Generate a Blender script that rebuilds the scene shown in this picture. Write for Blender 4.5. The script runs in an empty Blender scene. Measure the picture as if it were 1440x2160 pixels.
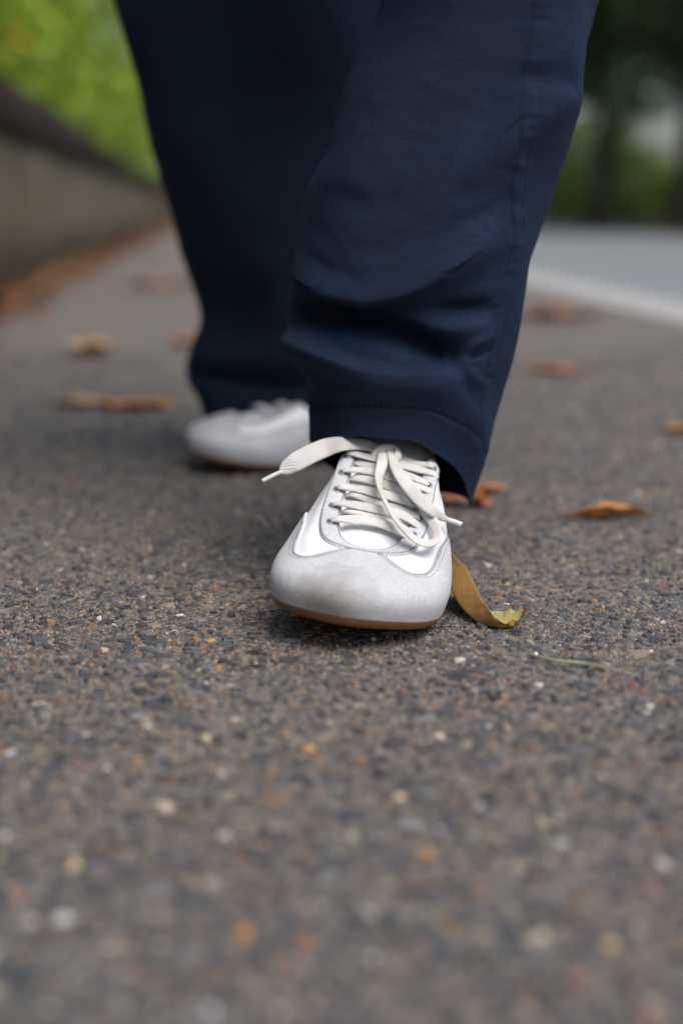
import bpy, bmesh, math, random
import numpy as np
from mathutils import Vector, Matrix

rng = np.random.default_rng(7)
random.seed(7)
R = math.radians
scene = bpy.context.scene

# ------------------------------------------------------------------ camera
CAM_H = 0.235
F_PX = 3000.0                     # 50 mm on a 36 mm tall frame of 2160 px
PITCH = math.atan((1080 - 442) / F_PX)
cam_data = bpy.data.cameras.new('camera')
cam_data.sensor_fit = 'VERTICAL'
cam_data.sensor_height = 36.0
cam_data.sensor_width = 24.0
cam_data.lens = 50.0
cam_data.clip_start = 0.02
cam_data.clip_end = 2000.0
cam_data.dof.use_dof = True
cam_data.dof.focus_distance = 0.83
cam_data.dof.aperture_fstop = 2.8
cam = bpy.data.objects.new('camera', cam_data)
cam.location = (0, 0, CAM_H)
cam.rotation_euler = (math.pi / 2 - PITCH, 0, 0)
scene.collection.objects.link(cam)
scene.camera = cam

# ------------------------------------------------------------------ light
SUN_EL, SUN_AZ = R(60), R(142)    # azimuth clockwise from +Y
world = bpy.data.worlds.new('World')
scene.world = world
world.use_nodes = True
wn = world.node_tree.nodes
wn.clear()
w_out = wn.new('ShaderNodeOutputWorld')
w_bg = wn.new('ShaderNodeBackground')
w_sky = wn.new('ShaderNodeTexSky')
w_sky.sky_type = 'NISHITA'
w_sky.sun_disc = False
w_sky.sun_elevation = SUN_EL
w_sky.sun_rotation = SUN_AZ
w_sky.air_density = 1.0
w_sky.dust_density = 4.0
w_sky.ozone_density = 1.0
w_bg.inputs['Strength'].default_value = 0.12
world.node_tree.links.new(w_sky.outputs[0], w_bg.inputs[0])
world.node_tree.links.new(w_bg.outputs[0], w_out.inputs[0])
sun_data = bpy.data.lights.new('sun', 'SUN')
sun_data.energy = 1.5
sun_data.angle = R(45)
sun_data.color = (1.0, 0.975, 0.94)
sun = bpy.data.objects.new('sun', sun_data)
sd = Vector((math.sin(SUN_AZ) * math.cos(SUN_EL), math.cos(SUN_AZ) * math.cos(SUN_EL), math.sin(SUN_EL)))
sun.rotation_euler = (-sd).to_track_quat('-Z', 'Y').to_euler()
sun.location = (2, -2, 6)
scene.collection.objects.link(sun)

scene.view_settings.view_transform = 'Standard'
scene.view_settings.look = 'None'
scene.view_settings.exposure = 0.55
scene.view_settings.gamma = 1.0
scene.view_settings.use_curve_mapping = False
scene.cycles.use_denoising = True
scene.cycles.max_bounces = 8
scene.cycles.transparent_max_bounces = 4

# ------------------------------------------------------------------ helpers
FW = np.array([0, math.cos(PITCH), -math.sin(PITCH)])
UP = np.array([0, math.sin(PITCH), math.cos(PITCH)])
def at(px, py, Y):
    """survey helper: the point seen at photo pixel (px,py) standing Y metres down the path"""
    d = FW + np.array([1, 0, 0]) * (px - 720) / F_PX + UP * (1080 - py) / F_PX
    return np.array([0, 0, CAM_H]) + d * (Y / d[1])
def gr(px, py, z=0.0):
    d = FW + np.array([1, 0, 0]) * (px - 720) / F_PX + UP * (1080 - py) / F_PX
    return np.array([0, 0, CAM_H]) + d * ((z - CAM_H) / d[2])

def smooth(a, b, x):
    t = np.clip((np.asarray(x, float) - a) / (b - a), 0, 1)
    return t * t * (3 - 2 * t)

def tag(o, label=None, cat=None, group=None, kind=None):
    if label: o['label'] = label
    if cat: o['category'] = cat
    if group: o['group'] = group
    if kind: o['kind'] = kind
    return o

def new_obj(name, me, mat=None, parent=None):
    o = bpy.data.objects.new(name, me)
    scene.collection.objects.link(o)
    if mat is not None and me is not None:
        for m in (mat if isinstance(mat, (list, tuple)) else [mat]):
            me.materials.append(m)
    if parent is not None: o.parent = parent
    return o

def mesh(name, verts, faces, smooth_shade=True):
    me = bpy.data.meshes.new(name)
    verts = np.asarray(verts, float).reshape(-1, 3)
    if isinstance(faces, np.ndarray):
        n, k = faces.shape
        me.vertices.add(len(verts)); me.vertices.foreach_set('co', verts.ravel())
        me.loops.add(n * k); me.loops.foreach_set('vertex_index', faces.ravel().astype(np.int32))
        me.polygons.add(n); me.polygons.foreach_set('loop_start', np.arange(0, n * k, k, dtype=np.int32))
        me.update(calc_edges=True); me.validate()
    else:
        me.from_pydata([tuple(v) for v in verts], [], faces)
    me.polygons.foreach_set('use_smooth', np.full(len(me.polygons), smooth_shade))
    me.update()
    return me

def grid_faces(rows, cols, close_c=False, flip=False, base=0):
    i, j = np.meshgrid(np.arange(rows - 1), np.arange(cols if close_c else cols - 1), indexing='ij')
    j2 = (j + 1) % cols
    a = i * cols + j; b = i * cols + j2; c = (i + 1) * cols + j2; d = (i + 1) * cols + j
    f = np.stack([a, b, c, d], -1).reshape(-1, 4)
    return (f[:, ::-1] if flip else f) + base

class MB:
    """collects pieces of geometry into one mesh"""
    def __init__(s): s.v = []; s.f = []; s.n = 0
    def add(s, v, f):
        v = np.asarray(v, float).reshape(-1, 3)
        s.v.append(v); s.f.extend([tuple(int(k) + s.n for k in q) for q in f]); s.n += len(v)
    def box(s, x0, x1, y0, y1, z0, z1):
        v = [(x, y, z) for z in (z0, z1) for y in (y0, y1) for x in (x0, x1)]
        s.add(v, [(0, 2, 3, 1), (4, 5, 7, 6), (0, 1, 5, 4), (2, 6, 7, 3), (0, 4, 6, 2), (1, 3, 7, 5)])
    def build(s, name, mat, parent=None, sm=True):
        return new_obj(name, mesh(name, np.concatenate(s.v), s.f, sm), mat, parent)

def catmull(P, n, closed=False):
    P = np.asarray(P, float)
    k = len(P)
    u = np.linspace(0, k if closed else k - 1, n, endpoint=not closed)
    return cat_at(P, u, closed)
def cat_at(P, u, closed=False):
    P = np.asarray(P, float); k = len(P); u = np.asarray(u, float)
    i = np.floor(u).astype(int)
    if not closed: i = np.clip(i, 0, k - 2)
    f = (u - i)[..., None]
    g = (lambda q: P[q % k]) if closed else (lambda q: P[np.clip(q, 0, k - 1)])
    p0, p1, p2, p3 = g(i - 1), g(i), g(i + 1), g(i + 2)
    return .5 * ((2 * p1) + (-p0 + p2) * f + (2 * p0 - 5 * p1 + 4 * p2 - p3) * f ** 2 + (-p0 + 3 * p1 - 3 * p2 + p3) * f ** 3)

def sweep(pts, w, th, up, k=12, n=60, power=2.6, cap=True):
    """flat ribbon: half-width w and half-thickness th (scalars or per control point) along a spline"""
    pts = np.asarray(pts, float)
    P = catmull(pts, n)
    x = np.linspace(0, len(pts) - 1, n); xi = np.arange(len(pts))
    W = np.interp(x, xi, np.broadcast_to(w, len(pts)).astype(float))
    T = np.interp(x, xi, np.broadcast_to(th, len(pts)).astype(float))
    U = np.asarray(up, float)
    U = np.broadcast_to(U, (len(pts), 3)) if U.ndim == 1 else U
    U = np.stack([np.interp(x, xi, U[:, c]) for c in range(3)], -1)
    D = np.gradient(P, axis=0); D /= np.linalg.norm(D, axis=1)[:, None] + 1e-12
    B = np.cross(D, U); B /= np.linalg.norm(B, axis=1)[:, None] + 1e-12
    N = np.cross(B, D)
    a = np.linspace(0, 2 * math.pi, k, endpoint=False)
    ca = np.sign(np.cos(a)) * np.abs(np.cos(a)) ** (2 / power); sa = np.sign(np.sin(a)) * np.abs(np.sin(a)) ** (2 / power)
    V = P[:, None] + B[:, None] * (ca[None, :, None] * W[:, None, None]) + N[:, None] * (sa[None, :, None] * T[:, None, None])
    f = [tuple(q) for q in grid_faces(n, k, True, flip=True)]
    if cap:
        f.append(tuple(range(k))); f.append(tuple(range((n - 1) * k, n * k))[::-1])
    return V.reshape(-1, 3), f

def tube(pts, r, k=8, n=40):
    return sweep(pts, r, r, (0.13, 0.31, 0.94), k=k, n=n, power=2.0)

# ------------------------------------------------------------------ materials
class NT:
    def __init__(s, name):
        s.m = bpy.data.materials.new(name); s.m.use_nodes = True
        s.t = s.m.node_tree; s.t.nodes.clear()
        s.out = s.t.nodes.new('ShaderNodeOutputMaterial')
    def n(s, typ, **kw):
        o = s.t.nodes.new('ShaderNode' + typ)
        for k, v in kw.items():
            if k in ('operation', 'blend_type', 'data_type', 'feature', 'attribute_name', 'wave_type', 'bands_direction', 'distance', 'noise_dimensions', 'noise_type'): setattr(o, k, v)
            else:
                key = int(k[1:]) if k[0] == 'i' and k[1:].isdigit() else k.replace('_', ' ')
                if isinstance(v, bpy.types.NodeSocket): s.t.links.new(v, o.inputs[key])
                else: o.inputs[key].default_value = v
        return o
    def ramp(s, fac, stops, interp='LINEAR'):
        o = s.t.nodes.new('ShaderNodeValToRGB'); cr = o.color_ramp; cr.interpolation = interp
        while len(cr.elements) < len(stops): cr.elements.new(.5)
        for e, (p, c) in zip(cr.elements, stops):
            e.position = p; e.color = (*c, 1) if len(c) == 3 else c
        s.t.links.new(fac, o.inputs[0]); return o.outputs[0]
    def mix(s, fac, a, b, mode='MIX'):
        o = s.t.nodes.new('ShaderNodeMix'); o.data_type = 'RGBA'; o.blend_type = mode
        for sock, v in ((o.inputs[0], fac), (o.inputs[6], a), (o.inputs[7], b)):
            if isinstance(v, bpy.types.NodeSocket): s.t.links.new(v, sock)
            else: sock.default_value = (*v, 1) if isinstance(v, tuple) and len(v) == 3 else v
        return o.outputs[2]
    def coord(s, which='Object'):
        return s.t.nodes.new('ShaderNodeTexCoord').outputs[which]
    def bump(s, height, strength, dist, normal=None):
        kw = dict(Height=height, Strength=strength, Distance=dist)
        o = s.t.nodes.new('ShaderNodeBump')
        s.t.links.new(height, o.inputs['Height']); o.inputs['Strength'].default_value = strength; o.inputs['Distance'].default_value = dist
        if normal is not None: s.t.links.new(normal, o.inputs['Normal'])
        return o.outputs[0]
    def bsdf(s, color, rough=.6, normal=None, **kw):
        o = s.n('BsdfPrincipled', Base_Color=color if isinstance(color, bpy.types.NodeSocket) else (*color, 1), Roughness=rough, **kw)
        if normal is not None: s.t.links.new(normal, o.inputs['Normal'])
        s.t.links.new(o.outputs[0], s.out.inputs[0]); return o

def mat_simple(name, col, rough=.6, var=.25, scale=20, bump=.0, bdist=.001, **kw):
    t = NT(name); co = t.coord()
    nz = t.n('TexNoise', Vector=co, Scale=scale, Detail=6.0, Roughness=.6)
    c = t.ramp(nz.outputs[0], [(.3, tuple(x * (1 - var) for x in col)), (.7, tuple(min(1, x * (1 + var)) for x in col))])
    nm = t.bump(nz.outputs[0], bump, bdist) if bump else None
    t.bsdf(c, rough, nm, **kw); return t.m

def mat_asphalt(name, dark, mid, grit, fine=True):
    t = NT(name); co = t.coord()
    v1 = t.n('TexVoronoi', Vector=co, Scale=170.0, Randomness=1.0)
    sep = t.n('SeparateColor', Color=v1.outputs['Color'])
    stone = t.ramp(sep.outputs[0], [(0, dark), (.5, mid), (.86, tuple(x * 1.25 for x in mid)), (.92, (.30, .17, .09)), (.96, (.36, .30, .22)), (1, (.42, .40, .37))], 'LINEAR')
    ve = t.n('TexVoronoi', Vector=co, Scale=170.0, feature='DISTANCE_TO_EDGE')
    v2 = t.n('TexVoronoi', Vector=co, Scale=760.0)
    s2 = t.n('SeparateColor', Color=v2.outputs['Color'])
    g = t.ramp(s2.outputs[0], [(0, tuple(x * .35 for x in grit)), (.45, tuple(x * .8 for x in grit)), (.8, grit), (1, tuple(min(1, x * 2.2) for x in grit))])
    nb = t.n('TexNoise', Vector=co, Scale=6.0, Detail=4.0)
    nf = t.n('TexNoise', Vector=co, Scale=260.0, Detail=5.0, Roughness=.7)
    e = t.n('MapRange', Value=ve.outputs['Distance'], i1=.06, i2=.2)
    f = t.n('Math', operation='MULTIPLY', i0=e.outputs[0], i1=t.ramp(nf.outputs[0], [(.42, (0, 0, 0)), (.58, (1, 1, 1))]))
    c = t.mix(f.outputs[0], g, stone)
    c = t.mix(.5, c, t.ramp(nb.outputs[0], [(.3, (.72, .72, .74)), (.7, (1.2, 1.15, 1.1))]), 'MULTIPLY')
    h = t.n('Math', operation='ADD', i0=f.outputs[0], i1=nf.outputs[0])
    n1 = t.bump(h.outputs[0], .9, .0012)
    n2 = t.bump(v2.outputs['Distance'], .7, .0006, n1)
    t.bsdf(c, .78, n2); return t.m

def mat_foliage(name, c0, c1, trans=.45, rough=.45):
    t = NT(name)
    info = t.n('Attribute', attribute_name='Col')
    c = t.mix(info.outputs['Fac'], (*c0,), (*c1,))
    p = t.n('BsdfPrincipled', Base_Color=c, Roughness=rough)
    tr = t.n('BsdfTranslucent', Color=t.mix(.5, c, (.22, .36, .02)))
    mx = t.n('MixShader', i0=trans, i1=p.outputs[0], i2=tr.outputs[0])
    t.t.links.new(mx.outputs[0], t.out.inputs[0]); return t.m

def mat_attr(name, rough=.7, bump=True):
    t = NT(name); a = t.n('Attribute', attribute_name='Col'); co = t.coord()
    nz = t.n('TexNoise', Vector=co, Scale=420.0, Detail=5.0, Roughness=.65)
    c = t.mix(.75, a.outputs['Color'], t.ramp(nz.outputs[0], [(.3, (.55, .55, .55)), (.7, (1.45, 1.42, 1.38))]), 'MULTIPLY')
    t.bsdf(c, rough, t.bump(nz.outputs[0], .6, .0006)); return t.m

M = {}
M['pavement'] = mat_asphalt('pavement_asphalt', (.04, .042, .046), (.088, .086, .085), (.195, .172, .148))
M['road'] = mat_simple('road_asphalt', (.19, .205, .21), .7, .12, 3)
M['soil'] = mat_simple('soil', (.10, .08, .055), .95, .4, 8, .5, .01, Specular_IOR_Level=.1)
M['bank'] = mat_simple('ivy_covered_bank', (.03, .07, .012), .9, .6, 9, .5, .02, Specular_IOR_Level=.1)
M['kerb'] = mat_simple('kerb_stone', (.35, .34, .32), .8, .15, 30, .3, .002)
M['aggregate'] = mat_attr('aggregate_stone', .62)

def mat_concrete():
    t = NT('weathered_concrete'); co = t.coord()
    n1 = t.n('TexNoise', Vector=co, Scale=2.2, Detail=6.0)
    n2 = t.n('TexNoise', Vector=co, Scale=40.0, Detail=6.0)
    mp = t.n('Mapping', Vector=co, Scale=(5, 5, .5)); n3 = t.n('TexNoise', Vector=mp.outputs[0], Scale=2.0, Detail=3.0)
    c = t.ramp(n1.outputs[0], [(.3, (.11, .094, .056)), (.55, (.19, .162, .112)), (.75, (.24, .21, .16))])
    c = t.mix(.6, c, t.ramp(n3.outputs[0], [(.35, (.55, .55, .45)), (.65, (1.1, 1.1, 1.1))]), 'MULTIPLY')
    c = t.mix(.4, c, t.ramp(n2.outputs[0], [(.3, (.7, .7, .7)), (.7, (1.2, 1.2, 1.2))]), 'MULTIPLY')
    t.bsdf(c, .95, t.bump(n2.outputs[0], .5, .004), Specular_IOR_Level=.15); return t.m
M['concrete'] = mat_concrete()
M['coping'] = mat_simple('coping_stone', (.036, .027, .022), .95, .4, 25, .6, .006, Specular_IOR_Level=.1)
M['bark'] = mat_simple('bark', (.05, .04, .03), .9, .4, 14, .7, .02)

def mat_suede():
    t = NT('pale_grey_suede'); co = t.coord()
    n1 = t.n('TexNoise', Vector=co, Scale=900.0, Detail=3.0, Roughness=.7)
    n2 = t.n('TexNoise', Vector=co, Scale=38.0, Detail=4.0)
    n3 = t.n('TexNoise', Vector=co, Scale=120.0, Detail=4.0)
    c = t.ramp(n1.outputs[0], [(.3, (.41, .427, .45)), (.7, (.69, .707, .73))])
    c = t.mix(.5, c, t.ramp(n2.outputs[0], [(.35, (.80, .80, .80)), (.65, (1.10, 1.10, 1.10))]), 'MULTIPLY')
    # scuff of road dirt along the front of the toe
    sx = t.n('SeparateXYZ', Vector=co)
    d = t.n('VectorMath', operation='DISTANCE', i0=co, i1=(.276, -.012, .018))
    dd = t.n('Math', operation='ADD', i0=d.outputs['Value'], i1=t.n('Math', operation='MULTIPLY', i0=n3.outputs[0], i1=.022).outputs[0])
    k = t.ramp(dd.outputs[0], [(.014, (1, 1, 1)), (.045, (0, 0, 0))])
    c = t.mix(t.n('Math', operation='MULTIPLY', i0=k, i1=.8).outputs[0], c, (.20, .165, .135))
    n4 = t.n('TexNoise', Vector=co, Scale=330.0, Detail=2.0)
    c = t.mix(t.ramp(n4.outputs[0], [(.70, (0, 0, 0)), (.78, (.35, .35, .35))]), c, (.22, .19, .16))
    t.bsdf(c, .95, t.bump(n1.outputs[0], .7, .0006, t.bump(n2.outputs[0], .25, .003)), Specular_IOR_Level=.2, Sheen_Weight=.08, Sheen_Roughness=.6); return t.m
M['suede'] = mat_suede()
def mat_leather():
    t = NT('white_leather'); co = t.coord()
    n1 = t.n('TexVoronoi', Vector=co, Scale=900.0, feature='DISTANCE_TO_EDGE')
    mp = t.n('Mapping', Vector=co, Scale=(160, 60, 60), Rotation=(0, 0, .5)); n2 = t.n('TexNoise', Vector=mp.outputs[0], Scale=1.0, Detail=3.0)
    nm = t.bump(n2.outputs[0], .6, .0016, t.bump(n1.outputs['Distance'], .15, .0002))
    n3 = t.n('TexNoise', Vector=co, Scale=30.0, Detail=4.0)
    c = t.ramp(n3.outputs[0], [(.3, (.76, .78, .80)), (.7, (.84, .855, .865))])
    t.bsdf(c, .5, nm); return t.m
M['leather'] = mat_leather()
def mat_lace():
    t = NT('cotton_lace'); co = t.coord()
    n1 = t.n('TexNoise', Vector=co, Scale=1100.0, Detail=2.0)
    n2 = t.n('TexNoise', Vector=co, Scale=60.0, Detail=4.0)
    c = t.ramp(n2.outputs[0], [(.3, (.66, .64, .60)), (.65, (.80, .79, .77))])
    wv = t.n('TexWave', Vector=co, Scale=900.0, Distortion=3.0, Detail=1.0)
    c = t.mix(.35, c, t.ramp(wv.outputs[0], [(.2, (.7, .7, .7)), (.8, (1.12, 1.12, 1.12))]), 'MULTIPLY')
    t.bsdf(c, .9, t.bump(wv.outputs[0], .5, .0005, t.bump(n1.outputs[0], .4, .0004))); return t.m
M['lace'] = mat_lace()
M['aglet'] = mat_simple('aglet_plastic', (.72, .72, .72), .25, .05, 60)
M['lining'] = mat_simple('grey_lining', (.30, .28, .26), .9, .15, 200)
M['gum'] = mat_simple('gum_rubber', (.25, .105, .042), .55, .25, 60, .3, .0005)
M['eyelet'] = mat_simple('eyelet_metal', (.32, .33, .35), .35, .1, 60, Metallic=.6)
M['hole'] = mat_simple('eyelet_hole', (.02, .02, .02), .9, .1, 60)
M['thread'] = mat_simple('grey_thread', (.13, .13, .155), .8, .15, 200)
M['skin'] = mat_simple('skin', (.5, .32, .24), .5, .1, 50)
M['sock'] = mat_simple('sock', (.5, .48, .45), .9, .1, 300)

def mat_twill():
    t = NT('navy_twill'); co = t.coord()
    mp = t.n('Mapping', Vector=co, Rotation=(0, R(52), 0))
    w = t.n('TexWave', Vector=mp.outputs[0], Scale=420.0, Distortion=1.5, Detail=2.0, wave_type='BANDS', bands_direction='X')
    n1 = t.n('TexNoise', Vector=co, Scale=800.0, Detail=2.0)
    mp2 = t.n('Mapping', Vector=co, Scale=(170, 170, 1000)); n3 = t.n('TexNoise', Vector=mp2.outputs[0], Scale=1.0, Detail=3.0)
    n2 = t.n('TexNoise', Vector=co, Scale=14.0, Detail=5.0)
    c = t.ramp(n2.outputs[0], [(.3, (.0062, .0145, .0350)), (.7, (.0095, .0210, .0490))])
    c = t.mix(.5, c, t.ramp(n3.outputs[0], [(.32, (.45, .45, .48)), (.68, (1.55, 1.55, 1.5))]), 'MULTIPLY')
    h = t.n('Math', operation='ADD', i0=w.outputs[0], i1=n3.outputs[0])
    nm = t.bump(h.outputs[0], .6, .0006, t.bump(n2.outputs[0], .3, .004))
    t.bsdf(c, .75, nm, Sheen_Weight=.04, Sheen_Roughness=.5, Sheen_Tint=(.35, .55, 1, 1), Specular_IOR_Level=.15); return t.m
M['twill'] = mat_twill()
M['navy_thread'] = mat_simple('navy_thread', (.006, .009, .018), .8, .2, 200)

def mat_leaf(name, a, b, spots=(.10, .05, .02)):
    t = NT(name); co = t.coord()
    n1 = t.n('TexNoise', Vector=co, Scale=45.0, Detail=5.0)
    n2 = t.n('TexNoise', Vector=co, Scale=220.0, Detail=4.0)
    c = t.ramp(n1.outputs[0], [(.32, a), (.68, b)])
    c = t.mix(t.ramp(n2.outputs[0], [(.62, (0, 0, 0)), (.74, (.8, .8, .8))]), c, spots)
    p = t.n('BsdfPrincipled', Base_Color=c, Roughness=.5)
    t.t.links.new(t.bump(n2.outputs[0], .4, .0008), p.inputs['Normal'])
    tr = t.n('BsdfTranslucent', Color=c)
    mx = t.n('MixShader', i0=.15, i1=p.outputs[0], i2=tr.outputs[0])
    t.t.links.new(mx.outputs[0], t.out.inputs[0]); return t.m
M['leaf_tan'] = mat_leaf('dry_leaf_tan', (.40, .21, .06), (.50, .29, .10), (.28, .12, .04))
M['leaf_green'] = mat_leaf('dry_leaf_inside', (.40, .35, .11), (.48, .43, .18), (.36, .26, .09))
M['leaf_orange'] = mat_leaf('dry_leaf_orange', (.40, .15, .035), (.52, .25, .07))
M['leaf_brown'] = mat_leaf('dry_leaf_brown', (.30, .11, .045), (.42, .18, .08))
M['leaf_pale'] = mat_leaf('dry_leaf_pale', (.42, .25, .12), (.50, .33, .18))
M['stem_green'] = mat_simple('grass_stem', (.27, .31, .20), .6, .2, 100)
M['twig'] = mat_simple('twig', (.10, .06, .035), .9, .3, 100)
M['litter'] = mat_attr('leaf_litter', .8)
M['hedge'] = mat_foliage('hedge_leaves', (.022, .075, .006), (.56, .74, .07), .5)
M['tree'] = mat_foliage('tree_leaves', (.010, .026, .006), (.034, .075, .015), .2)
M['bush'] = mat_foliage('bush_leaves', (.10, .18, .035), (.46, .56, .2), .45)
M['flower'] = mat_simple('yellow_flower', (.75, .42, .02), .6, .15, 60)

# ------------------------------------------------------------------ setting
# the path runs slightly to the left of straight ahead: x = x0 - SL*y
SL = 0.0957
def strip(name, xs_l, xs_r, y0, y1, z, mat, ny=40, kind='structure'):
    ys = np.linspace(0, 1, ny) ** 1.5 * (y1 - y0) + y0
    v = np.array([[(xs_l(y), y, z), (xs_r(y), y, z)] for y in ys])
    o = new_obj(name, mesh(name, v, grid_faces(ny, 2), False), mat)
    tag(o, kind=kind); return o
WALL_X = lambda y: -0.90 + .0957 * 3.72 - SL * y           # path-side foot of the wall
KERB_X = lambda y: .715 - .085 * (y - 3.0)                 # path-side edge of the kerb
ROAD_R = lambda y: 3.95 + .02 * (y - 17) if y > 17 else 3.95 + .05 * (17 - y) * .2

g = mesh('ground', [(-400, -400, -.13), (400, -400, -.13), (400, 400, -.13), (-400, 400, -.13)], [(0, 1, 2, 3)], False)
tag(new_obj('ground', g, M['soil']), kind='structure')
strip('pavement', lambda y: WALL_X(y) - .05, KERB_X, -6, 60, 0.0, M['pavement'])
# road lies one kerb step lower
strip('road', lambda y: KERB_X(y) + .1, ROAD_R, -20, 90, -.075, M['road'])
# kerb: a rounded stone band with an upstand over the road
ys = np.linspace(-6, 60, 60)
prof = [(0, -.1), (0, .001), (.012, .004), (.20, .004), (.222, .0), (.232, -.012), (.24, -.09)]
kv = np.array([[(KERB_X(y) + a, y, z) for a, z in prof] for y in ys])
tag(new_obj('kerb', mesh('kerb', kv, grid_faces(len(ys), len(prof), flip=True), True), M['kerb']), kind='structure')
# verge beyond the road
strip('verge', lambda y: ROAD_R(y) - .05, lambda y: 80, -20, 120, -.06, M['soil'], 30)
# garden bank behind the wall
bv = []
for y in np.linspace(-6, 60, 40):
    x = WALL_X(y)
    bv.append([(x - .22, y, .50), (x - .9, y, .62), (x - 3, y, 1.3), (x - 9, y, 2.2), (x - 40, y, 3.0)])
tag(new_obj('garden_bank', mesh('garden_bank', np.array(bv), grid_faces(40, 5, flip=True)), M['bank']), kind='structure')

# wall with coping
wall = tag(new_obj('retaining_wall', None), 'low weathered concrete wall with dark coping along the left of the path', 'wall')
wall.empty_display_size = .2
def wall_band(name, prof, mat):
    ys = np.linspace(-6, 60, 120)
    v = np.array([[(WALL_X(y) + a + .004 * math.sin(y * 9 + z * 31), y, z + .003 * math.sin(y * 5.3)) for a, z in prof] for y in ys])
    return new_obj(name, mesh(name, v, grid_faces(len(ys), len(prof), True, flip=True)), mat, wall)
wall_band('wall_face', [(0, -.05), (.0, .2), (-.004, .40), (-.004, .45), (-.24, .45), (-.24, -.05)], M['concrete'])
wall_band('coping', [(.02, .445), (.03, .46), (.025, .56), (.0, .60), (-.12, .62), (-.26, .58), (-.27, .44)], M['coping'])

# ------------------------------------------------------------------ foliage
def leaf_cloud(centers, radii, n, size, rnd, flat=.0):
    """n small folded leaves spread through a set of ellipsoid clumps"""
    centers = np.asarray(centers, float); radii = np.asarray(radii, float)
    wts = np.prod(radii, 1) ** (2 / 3); idx = rnd.choice(len(centers), n, p=wts / wts.sum())
    d = rnd.normal(size=(n, 3)); d /= np.linalg.norm(d, axis=1)[:, None]
    rr = rnd.uniform(.35, 1, n) ** .6
    P = centers[idx] + d * rr[:, None] * radii[idx]
    s = size * rnd.uniform(.6, 1.4, n)
    a = rnd.normal(size=(n, 3)); a[:, 2] *= .6; a /= np.linalg.norm(a, axis=1)[:, None]
    nn = rnd.normal(size=(n, 3)) * .7 + np.array([0, 0, 1]) + d * .5
    b = np.cross(nn, a); b /= np.linalg.norm(b, axis=1)[:, None]
    c = np.cross(a, b)
    v = np.stack([P - a * s[:, None] * .5, P + b * s[:, None] * .28 + c * s[:, None] * .06,
                  P + a * s[:, None] * .55 - c * s[:, None] * .08, P - b * s[:, None] * .28 + c * s[:, None] * .06], 1)
    f = np.arange(n * 4).reshape(n, 4)
    tone = np.clip(rnd.normal(.5, .28, n) * .3 + rnd.uniform(0, 1, len(centers))[idx] * .7, 0, 1)
    return v.reshape(-1, 3), f, np.repeat(tone, 4)
def leaf_obj(name, v, f, tone, mat, parent):
    me = mesh(name, v, f, False)
    ca = me.color_attributes.new('Col', 'FLOAT_COLOR', 'POINT')
    ca.data.foreach_set('color', np.stack([tone, tone, tone, np.ones_like(tone)], -1).astype(np.float32).ravel())
    return new_obj(name, me, mat, parent)
def clumps(n, c, r, cr, rnd):
    d = rnd.normal(size=(n, 3)); d /= np.linalg.norm(d, axis=1)[:, None]
    P = np.asarray(c) + d * (rnd.uniform(0, 1, n) ** .45)[:, None] * np.asarray(r)
    return P, cr * rnd.uniform(.6, 1.4, (n, 1)) * np.array([[1, 1, .75]])

def shrub(name, label, x, y, z, r, h, n, size, mat, group, seed, cat='shrub'):
    rnd = np.random.default_rng(seed)
    root = tag(new_obj(name, None), label, cat, group); root.location = (x, y, z); root.empty_display_size = .1
    C, Rr = clumps(26, (0, 0, h * .55), (r, r, h * .5), r * .33, rnd)
    C[:, 2] = np.maximum(C[:, 2], .05)
    a = rnd.uniform(0, 6.28, 22); q = r * .95 * rnd.uniform(.2, 1, 22) ** .5
    C = np.concatenate([C, np.stack([q * np.cos(a), q * np.sin(a), rnd.uniform(.06, .32, 22) * h], -1)]); Rr = np.concatenate([Rr, np.tile([[r * .3, r * .3, h * .14]], (22, 1))])
    v, f, t = leaf_cloud(C, Rr, n, size, rnd)
    leaf_obj('foliage', v, f, t, mat, root)
    mb = MB()
    for k in range(6):
        a = rnd.uniform(0, 6.28); q = rnd.uniform(.3, .8) * r
        mb.add(*tube([(0, 0, -.1), (q * .3 * math.cos(a), q * .3 * math.sin(a), h * .35), (q * math.cos(a), q * math.sin(a), h * .8)], [.03, .02, .006], 6, 10))
    mb.build('stem', M['bark'], root)
    return root

hedge_words = ['nearest', 'second', 'third', 'fourth', 'fifth', 'sixth', 'seventh', 'eighth']
sh_y = [3.6, 5.2, 6.9, 8.8, 11.0, 14.0, 18.0, 24.0]
for i, y in enumerate(sh_y):
    r = .75 + .06 * y
    s = shrub('shrub', f'bright green leafy shrub above the wall, {hedge_words[i]} from the camera', WALL_X(y) - .22 - r * .72, y, .5,
              r, 1.7 + .16 * y, 4200, .055 + .004 * y, M['hedge'], 'green shrubs growing above the wall', 100 + i)
    if i in (0, 1):
        rnd = np.random.default_rng(900 + i)
        for k in range(3):
            px, py = [(62, 95), (40, 60), (30, 110), (20, 62), (120, 40), (12, 85)][i * 3 + k]
            p = at(px, py, y + .35) - np.array(s.location)
            mb = MB()
            for q in range(7):
                a = q * 6.283 / 7
                mb.add([(0, 0, 0), (.007 * math.cos(a - .4), -.003, .007 * math.sin(a - .4)), (.016 * math.cos(a), -.005, .016 * math.sin(a)), (.007 * math.cos(a + .4), -.003, .007 * math.sin(a + .4))], [(0, 1, 2, 3)])
            o = mb.build('flower', M['flower'], s, False); o.location = p

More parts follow.
